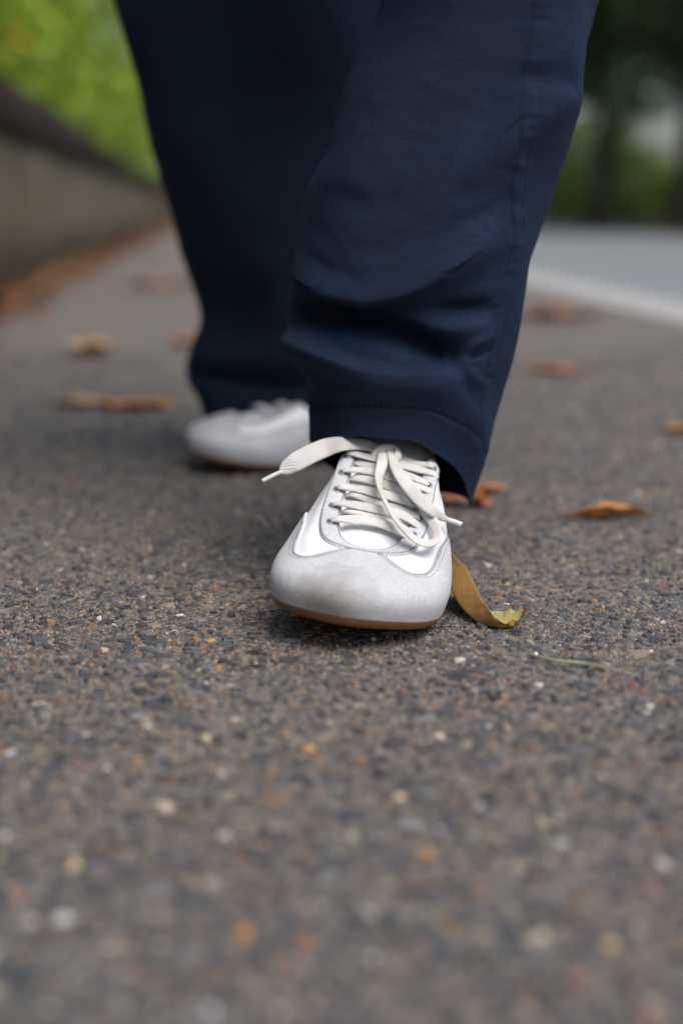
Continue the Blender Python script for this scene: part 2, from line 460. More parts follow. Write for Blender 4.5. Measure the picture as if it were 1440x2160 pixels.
def tree(name, label, x, y, tr, h0, h, cr, n, size, group, seed, low=None):
    rnd = np.random.default_rng(seed)
    root = tag(new_obj(name, None), label, 'tree', group); root.location = (x, y, -.06); root.empty_display_size = .3
    mb = MB()
    lean = rnd.normal(0, .15, 2)
    mb.add(*tube([(0, 0, -.2), (lean[0] * .1, lean[1] * .1, h0 * .5), (lean[0] * .4, lean[1] * .4, h0), (lean[0], lean[1], h * .75)], [tr * 1.3, tr, tr * .85, tr * .3], 12, 24))
    for k in range(7):
        a = rnd.uniform(0, 6.28); q = cr * rnd.uniform(.5, .85); z0 = h0 * rnd.uniform(.8, 1.5)
        mb.add(*tube([(lean[0] * .4, lean[1] * .4, z0), (q * .5 * math.cos(a), q * .5 * math.sin(a), z0 + q * .35), (q * math.cos(a), q * math.sin(a), z0 + q * .5)], [tr * .45, tr * .25, tr * .06], 7, 12))
    mb.build('trunk', M['bark'], root)
    C, Rr = clumps(60, (0, 0, h0 + (h - h0) * .52), (cr, cr, (h - h0) * .5), cr * .28, rnd)
    if low:
        a = rnd.uniform(0, 6.28, 70); q = cr * 1.1 * rnd.uniform(.1, 1, 70) ** .5
        C = np.concatenate([C, np.stack([q * np.cos(a), q * np.sin(a), rnd.uniform(low, low + 2.2, 70)], -1)]); Rr = np.concatenate([Rr, np.tile([[.5, .5, .38]], (70, 1)) * rnd.uniform(.7, 1.3, (70, 1))])
    v, f, t = leaf_cloud(C, Rr, n, size, rnd)
    leaf_obj('crown', v, f, t, M['tree'], root)
    return root
TG = 'trees beyond the road'
tree('tree', 'dark tree with thick trunk at the right edge beyond the road', 4.75, 20, .17, 1.9, 8.5, 3.2, 20000, .16, TG, 31, 1.75)
tree('tree', 'dark tree beyond the road, its trunk beside the trouser leg', 4.35, 24.5, .14, 2.3, 9, 3.4, 20000, .17, TG, 32, 1.9)
tree('tree', 'dark tree just past the right edge, only its outer leaves in view', 7.6, 27, .12, 2.6, 10, 3.6, 14000, .18, TG, 33, 2.1)
tree('tree', 'dark tree set back furthest behind the trees beyond the road', 9.8, 34, .2, 2.9, 12, 4.5, 14000, .22, TG, 34, 2.4)
SG = 'street trees around the path outside the view'
for i, (x, y) in enumerate([(-8.5, -7), (-9.2, 1.5), (-9.6, 10), (-1.5, -10)]):  # out of view, added to cut light from low in the sky
    tree('street_tree', ['tree behind the wall, behind the camera', 'tree behind the wall, level with the walker', 'tree behind the wall, further along the path', 'tree beside the path behind the camera'][i], x, y, .2, 2.6, 10, 3.4, 5000, .34, SG, 60 + i)
BG = 'pale green bushes behind the trees'
for i, (px, y, r, h) in enumerate([(1150, 36, 1.5, 3.0), (1225, 38, 1.5, 2.8), (1278, 40, 1.2, 2.8), (1372, 42, .9, 1.5), (1475, 40, .9, 3.2)]):
    shrub('bush', ['pale green bush beside the trouser edge behind the trees', 'pale green bush second from the trouser edge behind the trees', 'pale green bush third from the trouser edge behind the trees', 'low green bush under the bright gap in the trees', 'green bush behind the thick trunk at the right edge'][i],
          (px - 720) / 3000 * y, y, -.06, r, h, 3600, .17, M['bush'], BG, 200 + i, 'bush')
VG = 'bushes along the verge past the right edge of the view'
for i, (x, y, r, h) in enumerate([(5.6, 9.5, 1.3, 2.4), (6.6, 13, 1.5, 2.8), (7.9, 17, 1.6, 3.0), (9.6, 20.5, 1.7, 3.2), (12.5, 25, 2.2, 3.6)]):
    shrub('bush', f"green verge bush past the right edge, {['nearest', 'second', 'third', 'fourth', 'farthest'][i]} to the camera", x, y, -.06, r, h, 3000, .15, M['bush'], VG, 260 + i, 'bush')
# far wood on the left behind the hedge and beyond the road: reads as one mass
rnd = np.random.default_rng(55)
C = []; Rr = []
for k in range(46):
    a = rnd.uniform(-1.25, 1.25); d = rnd.uniform(70, 95)
    if .05 < math.tan(a) < .45: continue
    C.append((math.sin(a) * d, math.cos(a) * d, rnd.uniform(2, 9))); Rr.append((rnd.uniform(4, 7), rnd.uniform(3, 5), rnd.uniform(4, 7)))
v, f, t = leaf_cloud(C, Rr, 26000, .7, rnd)
v[:, 2] = np.maximum(v[:, 2], -.1)
tag(leaf_obj('woodland', v, f, t, M['tree'], None), 'far dark green wood closing the view behind the road', 'woodland', kind='stuff')

# ------------------------------------------------------------------ pavement aggregate
def stones(n, rnd):
    y = .12 + 2.3 * rnd.uniform(0, 1, n) ** 1.15
    x = rnd.uniform(-1, 1, n) * (.20 + .36 * y)
    s = np.clip(np.exp(rnd.normal(math.log(.0023), .46, n)), .0013, .0085)
    k = 6
    a = np.linspace(0, 2 * math.pi, k, endpoint=False)[None] + rnd.uniform(0, 6.28, (n, 1)) + rnd.normal(0, .22, (n, k))
    rad = s[:, None] * rnd.uniform(.7, 1.25, (n, k)); el = rnd.uniform(.55, 1.0, (n, 1)); ro = rnd.uniform(0, 3.14, (n, 1))
    lx = rad * np.cos(a); ly = rad * np.sin(a) * el
    px = lx * np.cos(ro) - ly * np.sin(ro); py = lx * np.sin(ro) + ly * np.cos(ro)
    top = np.clip(rnd.normal(.0007, .0006, n), .0001, .0024)
    tx = rnd.normal(0, .12, (n, 1)); ty = rnd.normal(0, .12, (n, 1))
    low = np.stack([x[:, None] + px, y[:, None] + py, np.full((n, k), -.0009)], -1)
    sc = rnd.uniform(.62, .86, (n, 1))
    up = np.stack([x[:, None] + px * sc, y[:, None] + py * sc, top[:, None] + (px * tx + py * ty) * sc], -1)
    ctr = np.stack([x, y, top + s * .06], -1)[:, None]
    V = np.concatenate([low, up, ctr], 1)
    f = []
    for q in range(k):
        q2 = (q + 1) % k
        f += [(q, q2, k + q2), (q, k + q2, k + q), (k + q, k + q2, 2 * k)]
    f = np.array(f)
    Fa = (f[None] + (np.arange(n) * (2 * k + 1))[:, None, None]).reshape(-1, 3)
    pal = np.array([(.045, .050, .058), (.065, .070, .080), (.085, .091, .100), (.115, .118, .122), (.17, .17, .17), (.13, .105, .085), (.20, .165, .13), (.28, .155, .075), (.22, .115, .085), (.40, .33, .24), (.52, .50, .46)])
    pr = np.array([.20, .22, .15, .11, .05, .09, .10, 0.028, .026, .018, .010]); pr /= pr.sum()
    ci = rnd.choice(len(pal), n, p=pr)
    big = s > .0042; ci = np.where(big & (ci > 6), rnd.integers(0, 4, n), ci)
    col = pal[ci] * rnd.uniform(.75, 1.3, (n, 1))
    C = np.repeat(np.concatenate([col, np.ones((n, 1))], 1), 2 * k + 1, 0)
    return V.reshape(-1, 3), Fa, C
v, f, c = stones(84000, np.random.default_rng(5))
me = mesh('aggregate', v, f, False)
ca = me.color_attributes.new('Col', 'FLOAT_COLOR', 'POINT'); ca.data.foreach_set('color', c.astype(np.float32).ravel())
tag(new_obj('aggregate', me, M['aggregate']), 'small grey and brown stone chips set in the asphalt pavement', 'stone chips', kind='stuff')

# sand grains caught between the chips
def grains(n, rnd):
    y = rnd.uniform(.5, 1.25, n); x = rnd.uniform(-1, 1, n) * (.10 + .30 * y)
    s = rnd.uniform(.0004, .0011, n)
    a = rnd.uniform(0, 6.28, n)[:, None] + np.array([0, 2.1, 4.2])[None] + rnd.normal(0, .25, (n, 3))
    b = np.stack([x[:, None] + s[:, None] * np.cos(a), y[:, None] + s[:, None] * np.sin(a), np.full((n, 3), -.0002)], -1)
    t = np.stack([x + rnd.normal(0, .2, n) * s, y + rnd.normal(0, .2, n) * s, s * rnd.uniform(.5, 1.1, n) + rnd.uniform(0, .0006, n)], -1)[:, None]
    V = np.concatenate([b, t], 1).reshape(-1, 3)
    f = (np.array([(0, 1, 3), (1, 2, 3), (2, 0, 3)])[None] + (np.arange(n) * 4)[:, None, None]).reshape(-1, 3)
    pal = np.array([(.30, .25, .20), (.22, .175, .135), (.14, .115, .09), (.08, .08, .085), (.45, .40, .33), (.32, .19, .10)])
    c = pal[rnd.choice(6, n, p=[.26, .28, .2, .14, .08, .04])] * rnd.uniform(.7, 1.3, (n, 1))
    return V, f, np.repeat(np.concatenate([c, np.ones((n, 1))], 1), 4, 0)
v, f, c = grains(70000, np.random.default_rng(6))
me = mesh('grit', v, f, False)
ca = me.color_attributes.new('Col', 'FLOAT_COLOR', 'POINT'); ca.data.foreach_set('color', c.astype(np.float32).ravel())
tag(new_obj('grit', me, M['aggregate']), 'fine sandy grit lying between the stone chips of the pavement', 'grit', kind='stuff')

# ------------------------------------------------------------------ loose pebbles
def pebble_mesh(seed, r, fl, ang):
    rnd = np.random.default_rng(seed)
    bm = bmesh.new(); bmesh.ops.create_icosphere(bm, subdivisions=2, radius=1)
    ds = rnd.normal(size=(7, 3)); ds /= np.linalg.norm(ds, axis=1)[:, None]; cut = rnd.uniform(.55, .85, 7)
    for vv in bm.verts:
        p = np.array(vv.co)
        for d, cc in zip(ds, cut):
            q = p @ d
            if q > cc: p = p - d * (q - cc) * ang
        vv.co = (p[0] * r, p[1] * r * .72, p[2] * r * fl)
    me = bpy.data.meshes.new('pebble'); bm.to_mesh(me); bm.free()
    me.polygons.foreach_set('use_smooth', np.full(len(me.polygons), ang < .6))
    return me
def pebble(px, py, r, col, label, seed, fl=.5, ang=.9, rz=0):
    p = gr(px, py)
    r *= .9; col = tuple(c * .82 for c in col)
    o = new_obj('pebble', pebble_mesh(seed, r, fl, ang), mat_simple('pebble_stone', col, .7, .2, 300, .4, .0005))
    o.location = (p[0], p[1], r * fl * .45); o.rotation_euler = (0, 0, rz)
    tag(o, label, 'pebble', 'loose pebbles on the pavement'); return o
PB = [
 (970, 1396, .0045, (.62, .57, .48), 'cream white angular pebble on the pavement just in front of the shoe', .45, .95),
 (1356, 1462, .0042, (.26, .11, .08), 'brick red flat pebble near the right edge below the grass stem', .4, .95),
 (433, 1562, .0038, (.58, .47, .26), 'yellowish cream round pebble left of centre in front of the shoe', .6, .4),
 (380, 1301, .0038, (.62, .60, .52), 'small white flat pebble left of the front shoe toe', .45, .8),
 (428, 1367, .0048, (.30, .11, .07), 'small red angular pebble left of the front shoe', .5, .9),
 (447, 1355, .0036, (.55, .33, .10), 'small amber pebble beside the red pebble', .5, .8),
 (612, 1355, .0065, (.13, .135, .14), 'grey flat pebble in the shadow under the shoe toe', .3, .8),
 (157, 1832, .0040, (.66, .55, .32), 'blurred pale yellow pebble in the lower left foreground', .6, .4),
 (133, 1945, .0040, (.60, .60, .60), 'blurred white pebble in the lower left foreground', .55, .4),
 (512, 1975, .0040, (.60, .26, .05), 'blurred orange pebble in the bottom foreground', .5, .4),
 (900, 1806, .0036, (.58, .28, .06), 'blurred orange pebble right of centre in the foreground', .5, .5),
 (843, 1686, .0034, (.62, .50, .34), 'cream pebble in the middle foreground', .55, .4),
 (1012, 1706, .0030, (.58, .58, .58), 'small white pebble right of the cream pebble in the foreground', .55, .5),
 (1393, 1828, .0036, (.66, .62, .54), 'blurred white pebble by the lower right edge', .55, .4),
 (1285, 1998, .0034, (.62, .46, .22), 'blurred yellow pebble in the lower right foreground', .55, .4),
 (1140, 1982, .0034, (.58, .50, .36), 'blurred cream pebble left of the yellow one in the lower right', .55, .4),
 (1340, 1968, .0034, (.50, .40, .26), 'blurred beige pebble above the yellow one in the lower right', .55, .4),
 (1215, 2072, .0040, (.38, .15, .10), 'blurred reddish pebble low in the right foreground', .5, .4),
 (443, 2142, .0042, (.55, .55, .54), 'blurred pale grey pebble at the bottom edge', .5, .4),
 (645, 2000, .0042, (.32, .13, .08), 'blurred reddish pebble right of the orange one at the bottom', .5, .4),
 (1090, 1830, .0034, (.45, .38, .28), 'blurred beige pebble in the right foreground', .5, .4),
 (650, 1583, .0045, (.50, .28, .10), 'amber oblong pebble in front of the shoe', .4, .6),
 (1148, 1542, .0026, (.60, .40, .12), 'tiny yellow pebble right of centre in the foreground', .5, .4),
 (470, 1768, .0036, (.52, .48, .38), 'blurred cream pebble left of centre in the foreground', .5, .4),
]
for i, (px, py, r, col, lab, fl, ang) in enumerate(PB): pebble(px, py, r, col, lab, 300 + i, fl, ang, random.uniform(0, 3))

# ------------------------------------------------------------------ fallen leaves
def leaf_mesh(seed, L, W, curl, fold, crump, lobes=0):
    rnd = np.random.default_rng(seed); nu, nv = 26, 9
    u = np.linspace(0, 1, nu)[:, None]; v = np.linspace(-1, 1, nv)[None]
    w = W * (np.sin(np.pi * np.clip(u * .94 + .03, 0, 1)) ** .75) * (1 + .16 * lobes * np.sin(u * 19 + seed) + .06 * rnd.normal(size=(nu, 1)))
    x = (u - .5) * L + 0 * v
    y = v * w
    ph = rnd.uniform(0, 6.28, 6)
    z = fold * np.abs(v) * w + crump * (np.sin(u * 9 + ph[0] + v * 2) * .5 + np.sin(u * 17 + ph[1] - v * 3) * .3 + np.sin(v * 5 + ph[2]) * .3) * W + curl * L * (2 * (u - .5)) ** 2
    y = y * (1 - .25 * fold)
    P = np.stack([x, y, z], -1); P[..., 2] -= P[..., 2].min() 
    P[..., 2] += .0012
    return mesh('leaf', P, grid_faces(nu, nv))
def fallen_leaf(px, py, L, W, mat, label, seed, rz, curl=.12, fold=.4, crump=.25, lobes=0, tilt=0, z=0):
    p = gr(px, py)
    o = new_obj('fallen_leaf', leaf_mesh(seed, L, W, curl, fold, crump, lobes), mat)
    s = o.modifiers.new('thickness', 'SOLIDIFY'); s.thickness = .0005
    # petiole as a part of the leaf
    st = MB(); st.add(*tube([(-L * .49, 0, .004 + curl * L), (-L * .62, .003, .004 + curl * L * .6), (-L * .75, .0, .002)], [.0011, .0009, .0007], 6, 10))
    st.build('leaf_stalk', M['twig'], o)
    o.location = (p[0], p[1], z); o.rotation_euler = (tilt, 0, rz)
    tag(o, label, 'leaf', 'fallen leaves on the pavement'); return o
fallen_leaf(1285, 1098, .064, .010, M['leaf_orange'], 'orange crumpled leaf lying alone on the right of the shoe', 11, .12, .0, .9, .22, .6)
fallen_leaf(985, 1070, .040, .014, M['leaf_brown'], 'reddish brown leaf lying right behind the front shoe', 12, -.25, .02, .4, .3)
fallen_leaf(1165, 785, .085, .034, M['leaf_brown'], 'blurred reddish leaf on the path right of the trousers', 13, -.3, .015, .15, .1, .5)
fallen_leaf(1165, 672, .22, .08, M['leaf_brown'], 'blurred brown leaf near the kerb, furthest on the right', 14, .1, .015, .15, .1, .5)
fallen_leaf(1436, 915, .042, .014, M['leaf_orange'], 'orange leaf cut by the right edge of the photo', 15, .6, .1, .4, .2)
fallen_leaf(290, 862, .085, .032, M['leaf_orange'], 'blurred orange leaf on the path left of the back shoe', 16, .0, .02, .15, .12, .5)
fallen_leaf(175, 855, .075, .026, M['leaf_pale'], 'blurred pale tan leaf left of the orange leaf', 17, .2, .02, .15, .1, .4)
fallen_leaf(190, 752, .10, .035, M['leaf_pale'], 'blurred tan curled leaf on the path halfway to the wall', 18, -.6, .14, .5, .2)
fallen_leaf(392, 730, .06, .03, M['leaf_brown'], 'small blurred brown leaf touching the edge of the back trouser leg', 19, .9, .1, .4, .2)
fallen_leaf(350, 605, .22, .09, M['leaf_orange'], 'blurred orange leaf far up the path left of the trousers', 20, .2, .01, .1, .1)
fallen_leaf(1010, 1043, .05, .012, M['leaf_brown'], 'thin faint brown leaf behind the reddish leaf by the heel', 21, .35, .05, .4, .2)

# the big curled yellow leaf leaning on the shoe: folded along its midrib
def hero_leaf():
    spine = [at(938, 1158, .842), at(944, 1212, .828), at(962, 1268, .808), at(1000, 1308, .792), at(1050, 1328.5, .783), at(1082, 1321, .787), at(1098, 1300, .796)]
    near = [at(940, 1150, .840), at(978, 1192, .820), at(1004, 1240, .800), at(1028, 1283, .783), at(1058, 1310, .777), at(1086, 1309, .783), at(1101, 1285, .796)]
    far = [at(941, 1157, .846), at(962, 1200, .850), at(996, 1250, .838), at(1024, 1278, .822), at(1058, 1290, .812), at(1086, 1284, .806), at(1101, 1279, .800)]
    n = 110
    S, A, B = catmull(spine, n), catmull(near, n), catmull(far, n)
    ks = np.linspace(0, 1, 10)
    P = np.stack([S + (A - S) * k for k in ks[:0:-1]] + [S] + [S + (B - S) * k for k in ks[1:]], 1)
    nv = P.shape[1]
    u = np.linspace(0, 1, n)[:, None]; vv = np.linspace(-1, 1, nv)[None]
    wob = .0009 * (np.sin(u * 23 + vv * 4) + .7 * np.sin(u * 41 - vv * 6 + 1)) + .00015 * np.sin(u * 97 + vv * 2) * np.abs(vv) ** 3
    vein = .00035 * np.abs(np.sin(math.pi * (u * 13 - np.abs(vv) * 1.6))) ** .5
    P[..., 1] += wob * np.abs(vv) - vein; P[..., 2] += .7 * wob * np.abs(vv)
    P[..., 2] = np.maximum(P[..., 2], .0012)
    o = new_obj('fallen_leaf', mesh('leaf', P, grid_faces(n, nv)), [M['leaf_tan'], M['leaf_green']])
    s = o.modifiers.new('thickness', 'SOLIDIFY'); s.thickness = .0004; s.offset = 0; s.material_offset = 1; s.material_offset_rim = 0
    sb = o.modifiers.new('round', 'SUBSURF'); sb.levels = 1; sb.render_levels = 1
    mb = MB(); mb.add(*tube([S[-1], S[-1] + (.002, .001, .002), S[-1] + (.0035, .002, .005)], [.0008, .001, .0012], 6, 8))
    mb.build('leaf_stalk', M['twig'], o)
    tag(o, 'curled yellow tan leaf folded lengthwise, leaning against the front shoe', 'leaf', 'fallen leaves on the pavement')
    return o
HERO_LEAF = hero_leaf()

# litter swept against the wall foot
rnd = np.random.default_rng(77)
n = 3800
ly = 2.2 + 22 * rnd.uniform(0, 1, n) ** 1.6
off = np.abs(rnd.normal(0, .055, n)) + .01
lx = np.array([WALL_X(q) for q in ly]) + off * (1 + .05 * ly)
sz = rnd.uniform(.010, .024, n)
a = rnd.uniform(0, 6.28, n); tl = rnd.normal(0, .35, (n, 2))
vx = np.stack([np.cos(a), np.sin(a), tl[:, 0]], -1) * sz[:, None]; vy = np.stack([-np.sin(a), np.cos(a), tl[:, 1]], -1) * sz[:, None] * .5
c0 = np.stack([lx, ly, .012 + np.abs(rnd.normal(0, .008, n)) + .02 * np.exp(-off / .05)], -1)
V = np.stack([c0 - vx, c0 + vy + [0, 0, .004], c0 + vx, c0 - vy + [0, 0, .004]], 1).reshape(-1, 3); V[:, 2] = np.maximum(V[:, 2], .002)
pal = np.array([(.30, .12, .045), (.24, .09, .04), (.38, .19, .07), (.20, .10, .05), (.42, .26, .12)])
col = np.repeat(np.concatenate([pal[rnd.integers(0, 5, n)] * rnd.uniform(.4, .8, (n, 1)), np.ones((n, 1))], 1), 4, 0)
me = mesh('leaf_litter', V, np.arange(4 * n).reshape(n, 4), False)
ca = me.color_attributes.new('Col', 'FLOAT_COLOR', 'POINT'); ca.data.foreach_set('color', col.astype(np.float32).ravel())
tag(new_obj('leaf_litter', me, M['litter']), 'rusty brown leaf litter gathered along the foot of the wall', 'leaf litter', kind='stuff')
# weeds at the wall foot
for i, (px, py, sc) in enumerate([(5, 632, .035), (145, 562, .05)]):
    p = gr(px, py); rnd = np.random.default_rng(400 + i)
    root = tag(new_obj('weed', None), ['small green weed at the wall foot by the left edge', 'small green weed at the wall foot further along the path'][i], 'weed', 'weeds along the wall'); root.location = (WALL_X(p[1]) + .03, p[1], 0)
    v, f, t = leaf_cloud([(0, 0, sc * .5)], [(sc * .6, sc * .6, sc * .5)], 160, sc * .45, rnd)
    leaf_obj('foliage', v, f, t, M['bush'], root)
    mb = MB(); mb.add(*tube([(0, 0, -.01), (0.004, 0, sc * .4), (.0, .006, sc * .8)], [.003, .002, .001], 6, 8)); mb.build('stem', M['stem_green'], root)

# grass stem and twig
mb = MB(); mb.add(*tube([gr(1112, 1379, .002), gr(1165, 1392, .003), gr(1230, 1400, .0025), gr(1290, 1411, .003), gr(1345, 1424, .002)], [.0007, .0009, .0009, .0007, .0004], 6, 30))
gs = mb.build('grass_stem', M['stem_green']); tag(gs, 'thin dry green grass stem lying on the pavement at right', 'grass stem')
mb = MB(); mb.add(*tube([gr(520, 1377, .001), gr(538, 1370, .003), gr(548, 1362, .004), gr(556, 1353, .006)], [.0006, .0012, .0010, .0005], 6, 16)); mb.add(*tube([gr(538, 1370, .003), gr(552, 1377, .002), gr(566, 1380, .001)], [.0008, .0005, .0003], 6, 10))
tag(mb.build('twig', M['twig']), 'tiny brown forked twig on the pavement left of the shoe toe', 'twig')

# ------------------------------------------------------------------ person
person = tag(new_obj('person', None), 'person in navy trousers and white laced sneakers walking towards the camera', 'person')
person.location = (0, 0, 0)

# outline (plan) and throat / collar line, from the heel round to the toe
CO = [(.000, .000), (.006, .020), (.035, .0315), (.080, .034), (.130, .041), (.165, .0475), (.195, .0515), (.222, .0525), (.246, .0465), (.2645, .0315), (.2745, .000)]
MO = [(.012, .000, .080), (.018, .018, .076), (.040, .027, .068), (.078, .027, .066), (.112, .0250, .088), (.146, .0240, .0725), (.177, .0230, .0560), (.198, .0195, .0460), (.2085, .0135, .0415), (.2130, .0068, .0400), (.2140, .0, .0396)]
def ring(pts): return np.array([tuple(p) for p in pts] + [(p[0], -p[1]) + tuple(p[2:]) for p in pts[-2:0:-1]])
CR, MR = ring(CO), ring(MO)
CR[7:10] = [(.219, .0510), (.2405, .0440), (.2580, .0285)]   # outer toe corner is rounder
#          # toe is index 10 of 20
SOLE_Z = .0068
def spring(x): return .007 * np.clip((np.asarray(x) - .175) / .1, 0, None) ** 2
def S(s, t):
    s = np.asarray(s, float); t = np.clip(np.asarray(t, float), 0, 1)
    s, t = np.broadcast_arrays(s, t)
    C = cat_at(CR, s, True); Mm = cat_at(MR, s, True)
    phi = t * math.pi / 2; n = 2.25
    a = 1 - np.clip(np.cos(phi), 0, 1) ** (2 / n); b = np.sin(phi) ** (2 / n)
    cen = C * 0; cen[..., 0] = np.clip(C[..., 0], .03, .225)
    o = C - cen; o /= np.linalg.norm(o, axis=-1)[..., None] + 1e-9
    bul = .0042 * np.sin(np.pi * np.clip(t / .55, 0, 1))
    xy = C + (Mm[..., :2] - C) * a[..., None] + o * bul[..., None]
    z = SOLE_Z + (Mm[..., 2] - SOLE_Z) * b + spring(xy[..., 0])
    return np.concatenate([xy, z[..., None]], -1)
def SN(s, t):
    e = 1e-3
    t = np.clip(t, 2e-3, 1 - 2e-3)
    ds = S(s + 4 * e, t) - S(s - 4 * e, t); dt = S(s, t + e) - S(s, t - e)
    n = np.cross(dt, ds); return n / (np.linalg.norm(n, axis=-1)[..., None] + 1e-12)
def SO(s, t, off):
    return S(s, t) + SN(s, t) * np.asarray(off)[..., None]

def panel(svals, t0, t1, th, rows=22, lip0=True, lip1=True, e=.0011):
    """a layer of material th thick over the upper between t0(s) and t1(s), with rounded edges"""
    s = np.asarray(svals)[:, None]
    t0 = np.asarray(t0)[:, None]; t1 = np.asarray(t1)[:, None]
    length = np.linalg.norm(S(s[:, 0], t1[:, 0]) - S(s[:, 0], t0[:, 0]), axis=-1)[:, None] + 1e-6
    q = list(np.linspace(0, 1, rows)); T = [t0 + (t1 - t0) * k for k in q]; O = [np.full_like(t0, th) for k in q]
    def edge(t_edge, sgn):
        return [(t_edge, -.0004), (t_edge, th * .55), (t_edge + sgn * np.minimum(.3 * e / length, .2) * (t1 - t0), th * .85)]
    if lip0:
        E = edge(t0, 1); T = [x[0] for x in E] + [t0 + np.minimum(e / length, .3) * (t1 - t0)] + T[1:]; O = [np.full_like(t0, x[1]) for x in E] + [np.full_like(t0, th)] + O[1:]
    if lip1:
        E = edge(t1, -1)[::-1]; T = T[:-1] + [t1 - np.minimum(e / length, .3) * (t1 - t0)] + [x[0] for x in E]; O = O[:-1] + [np.full_like(t0, th)] + [np.full_like(t0, x[1]) for x in E]
    T = np.concatenate(T, 1); O = np.concatenate(O, 1)
    return SO(np.broadcast_to(s, T.shape), T, O), T.shape

def stitches(curve_s, curve_t, off, pitch=.0021, ln=.0014, r=.00031):
    """thread dashes along a curve on the upper"""
    P = SO(curve_s, curve_t, np.full(len(curve_s), off)); N = SN(curve_s, curve_t)
    d = np.concatenate([[0], np.cumsum(np.linalg.norm(np.diff(P, axis=0), axis=1))])
    mb = MB(); k = .0
    while k + ln < d[-1]:
        a = np.array([np.interp(k, d, P[:, c]) for c in range(3)]); b = np.array([np.interp(k + ln, d, P[:, c]) for c in range(3)])
        nn = np.array([np.interp(k, d, N[:, c]) for c in range(3)])
        x = b - a; x /= np.linalg.norm(x) + 1e-12; y = np.cross(nn, x)
        v = [a - y * r - nn * r, a + y * r - nn * r, a + nn * r * 1.2, b - y * r - nn * r, b + y * r - nn * r, b + nn * r * 1.2]
        mb.add(v, [(0, 2, 1), (3, 4, 5), (0, 3, 5, 2), (1, 2, 5, 4), (0, 1, 4, 3)])
        k += pitch
    return mb

def t_at_dist(s, dist):
    """t at which the surface lies dist metres outside the throat edge"""
    tt = np.linspace(0, 1, 300)
    out = []
    for q in s:
        P = S(np.full(300, q), tt); L = np.concatenate([[0], np.cumsum(np.linalg.norm(np.diff(P[::-1], axis=0), axis=1))])[::-1]
        out.append(np.interp(-dist, -L, tt))
    return np.array(out)

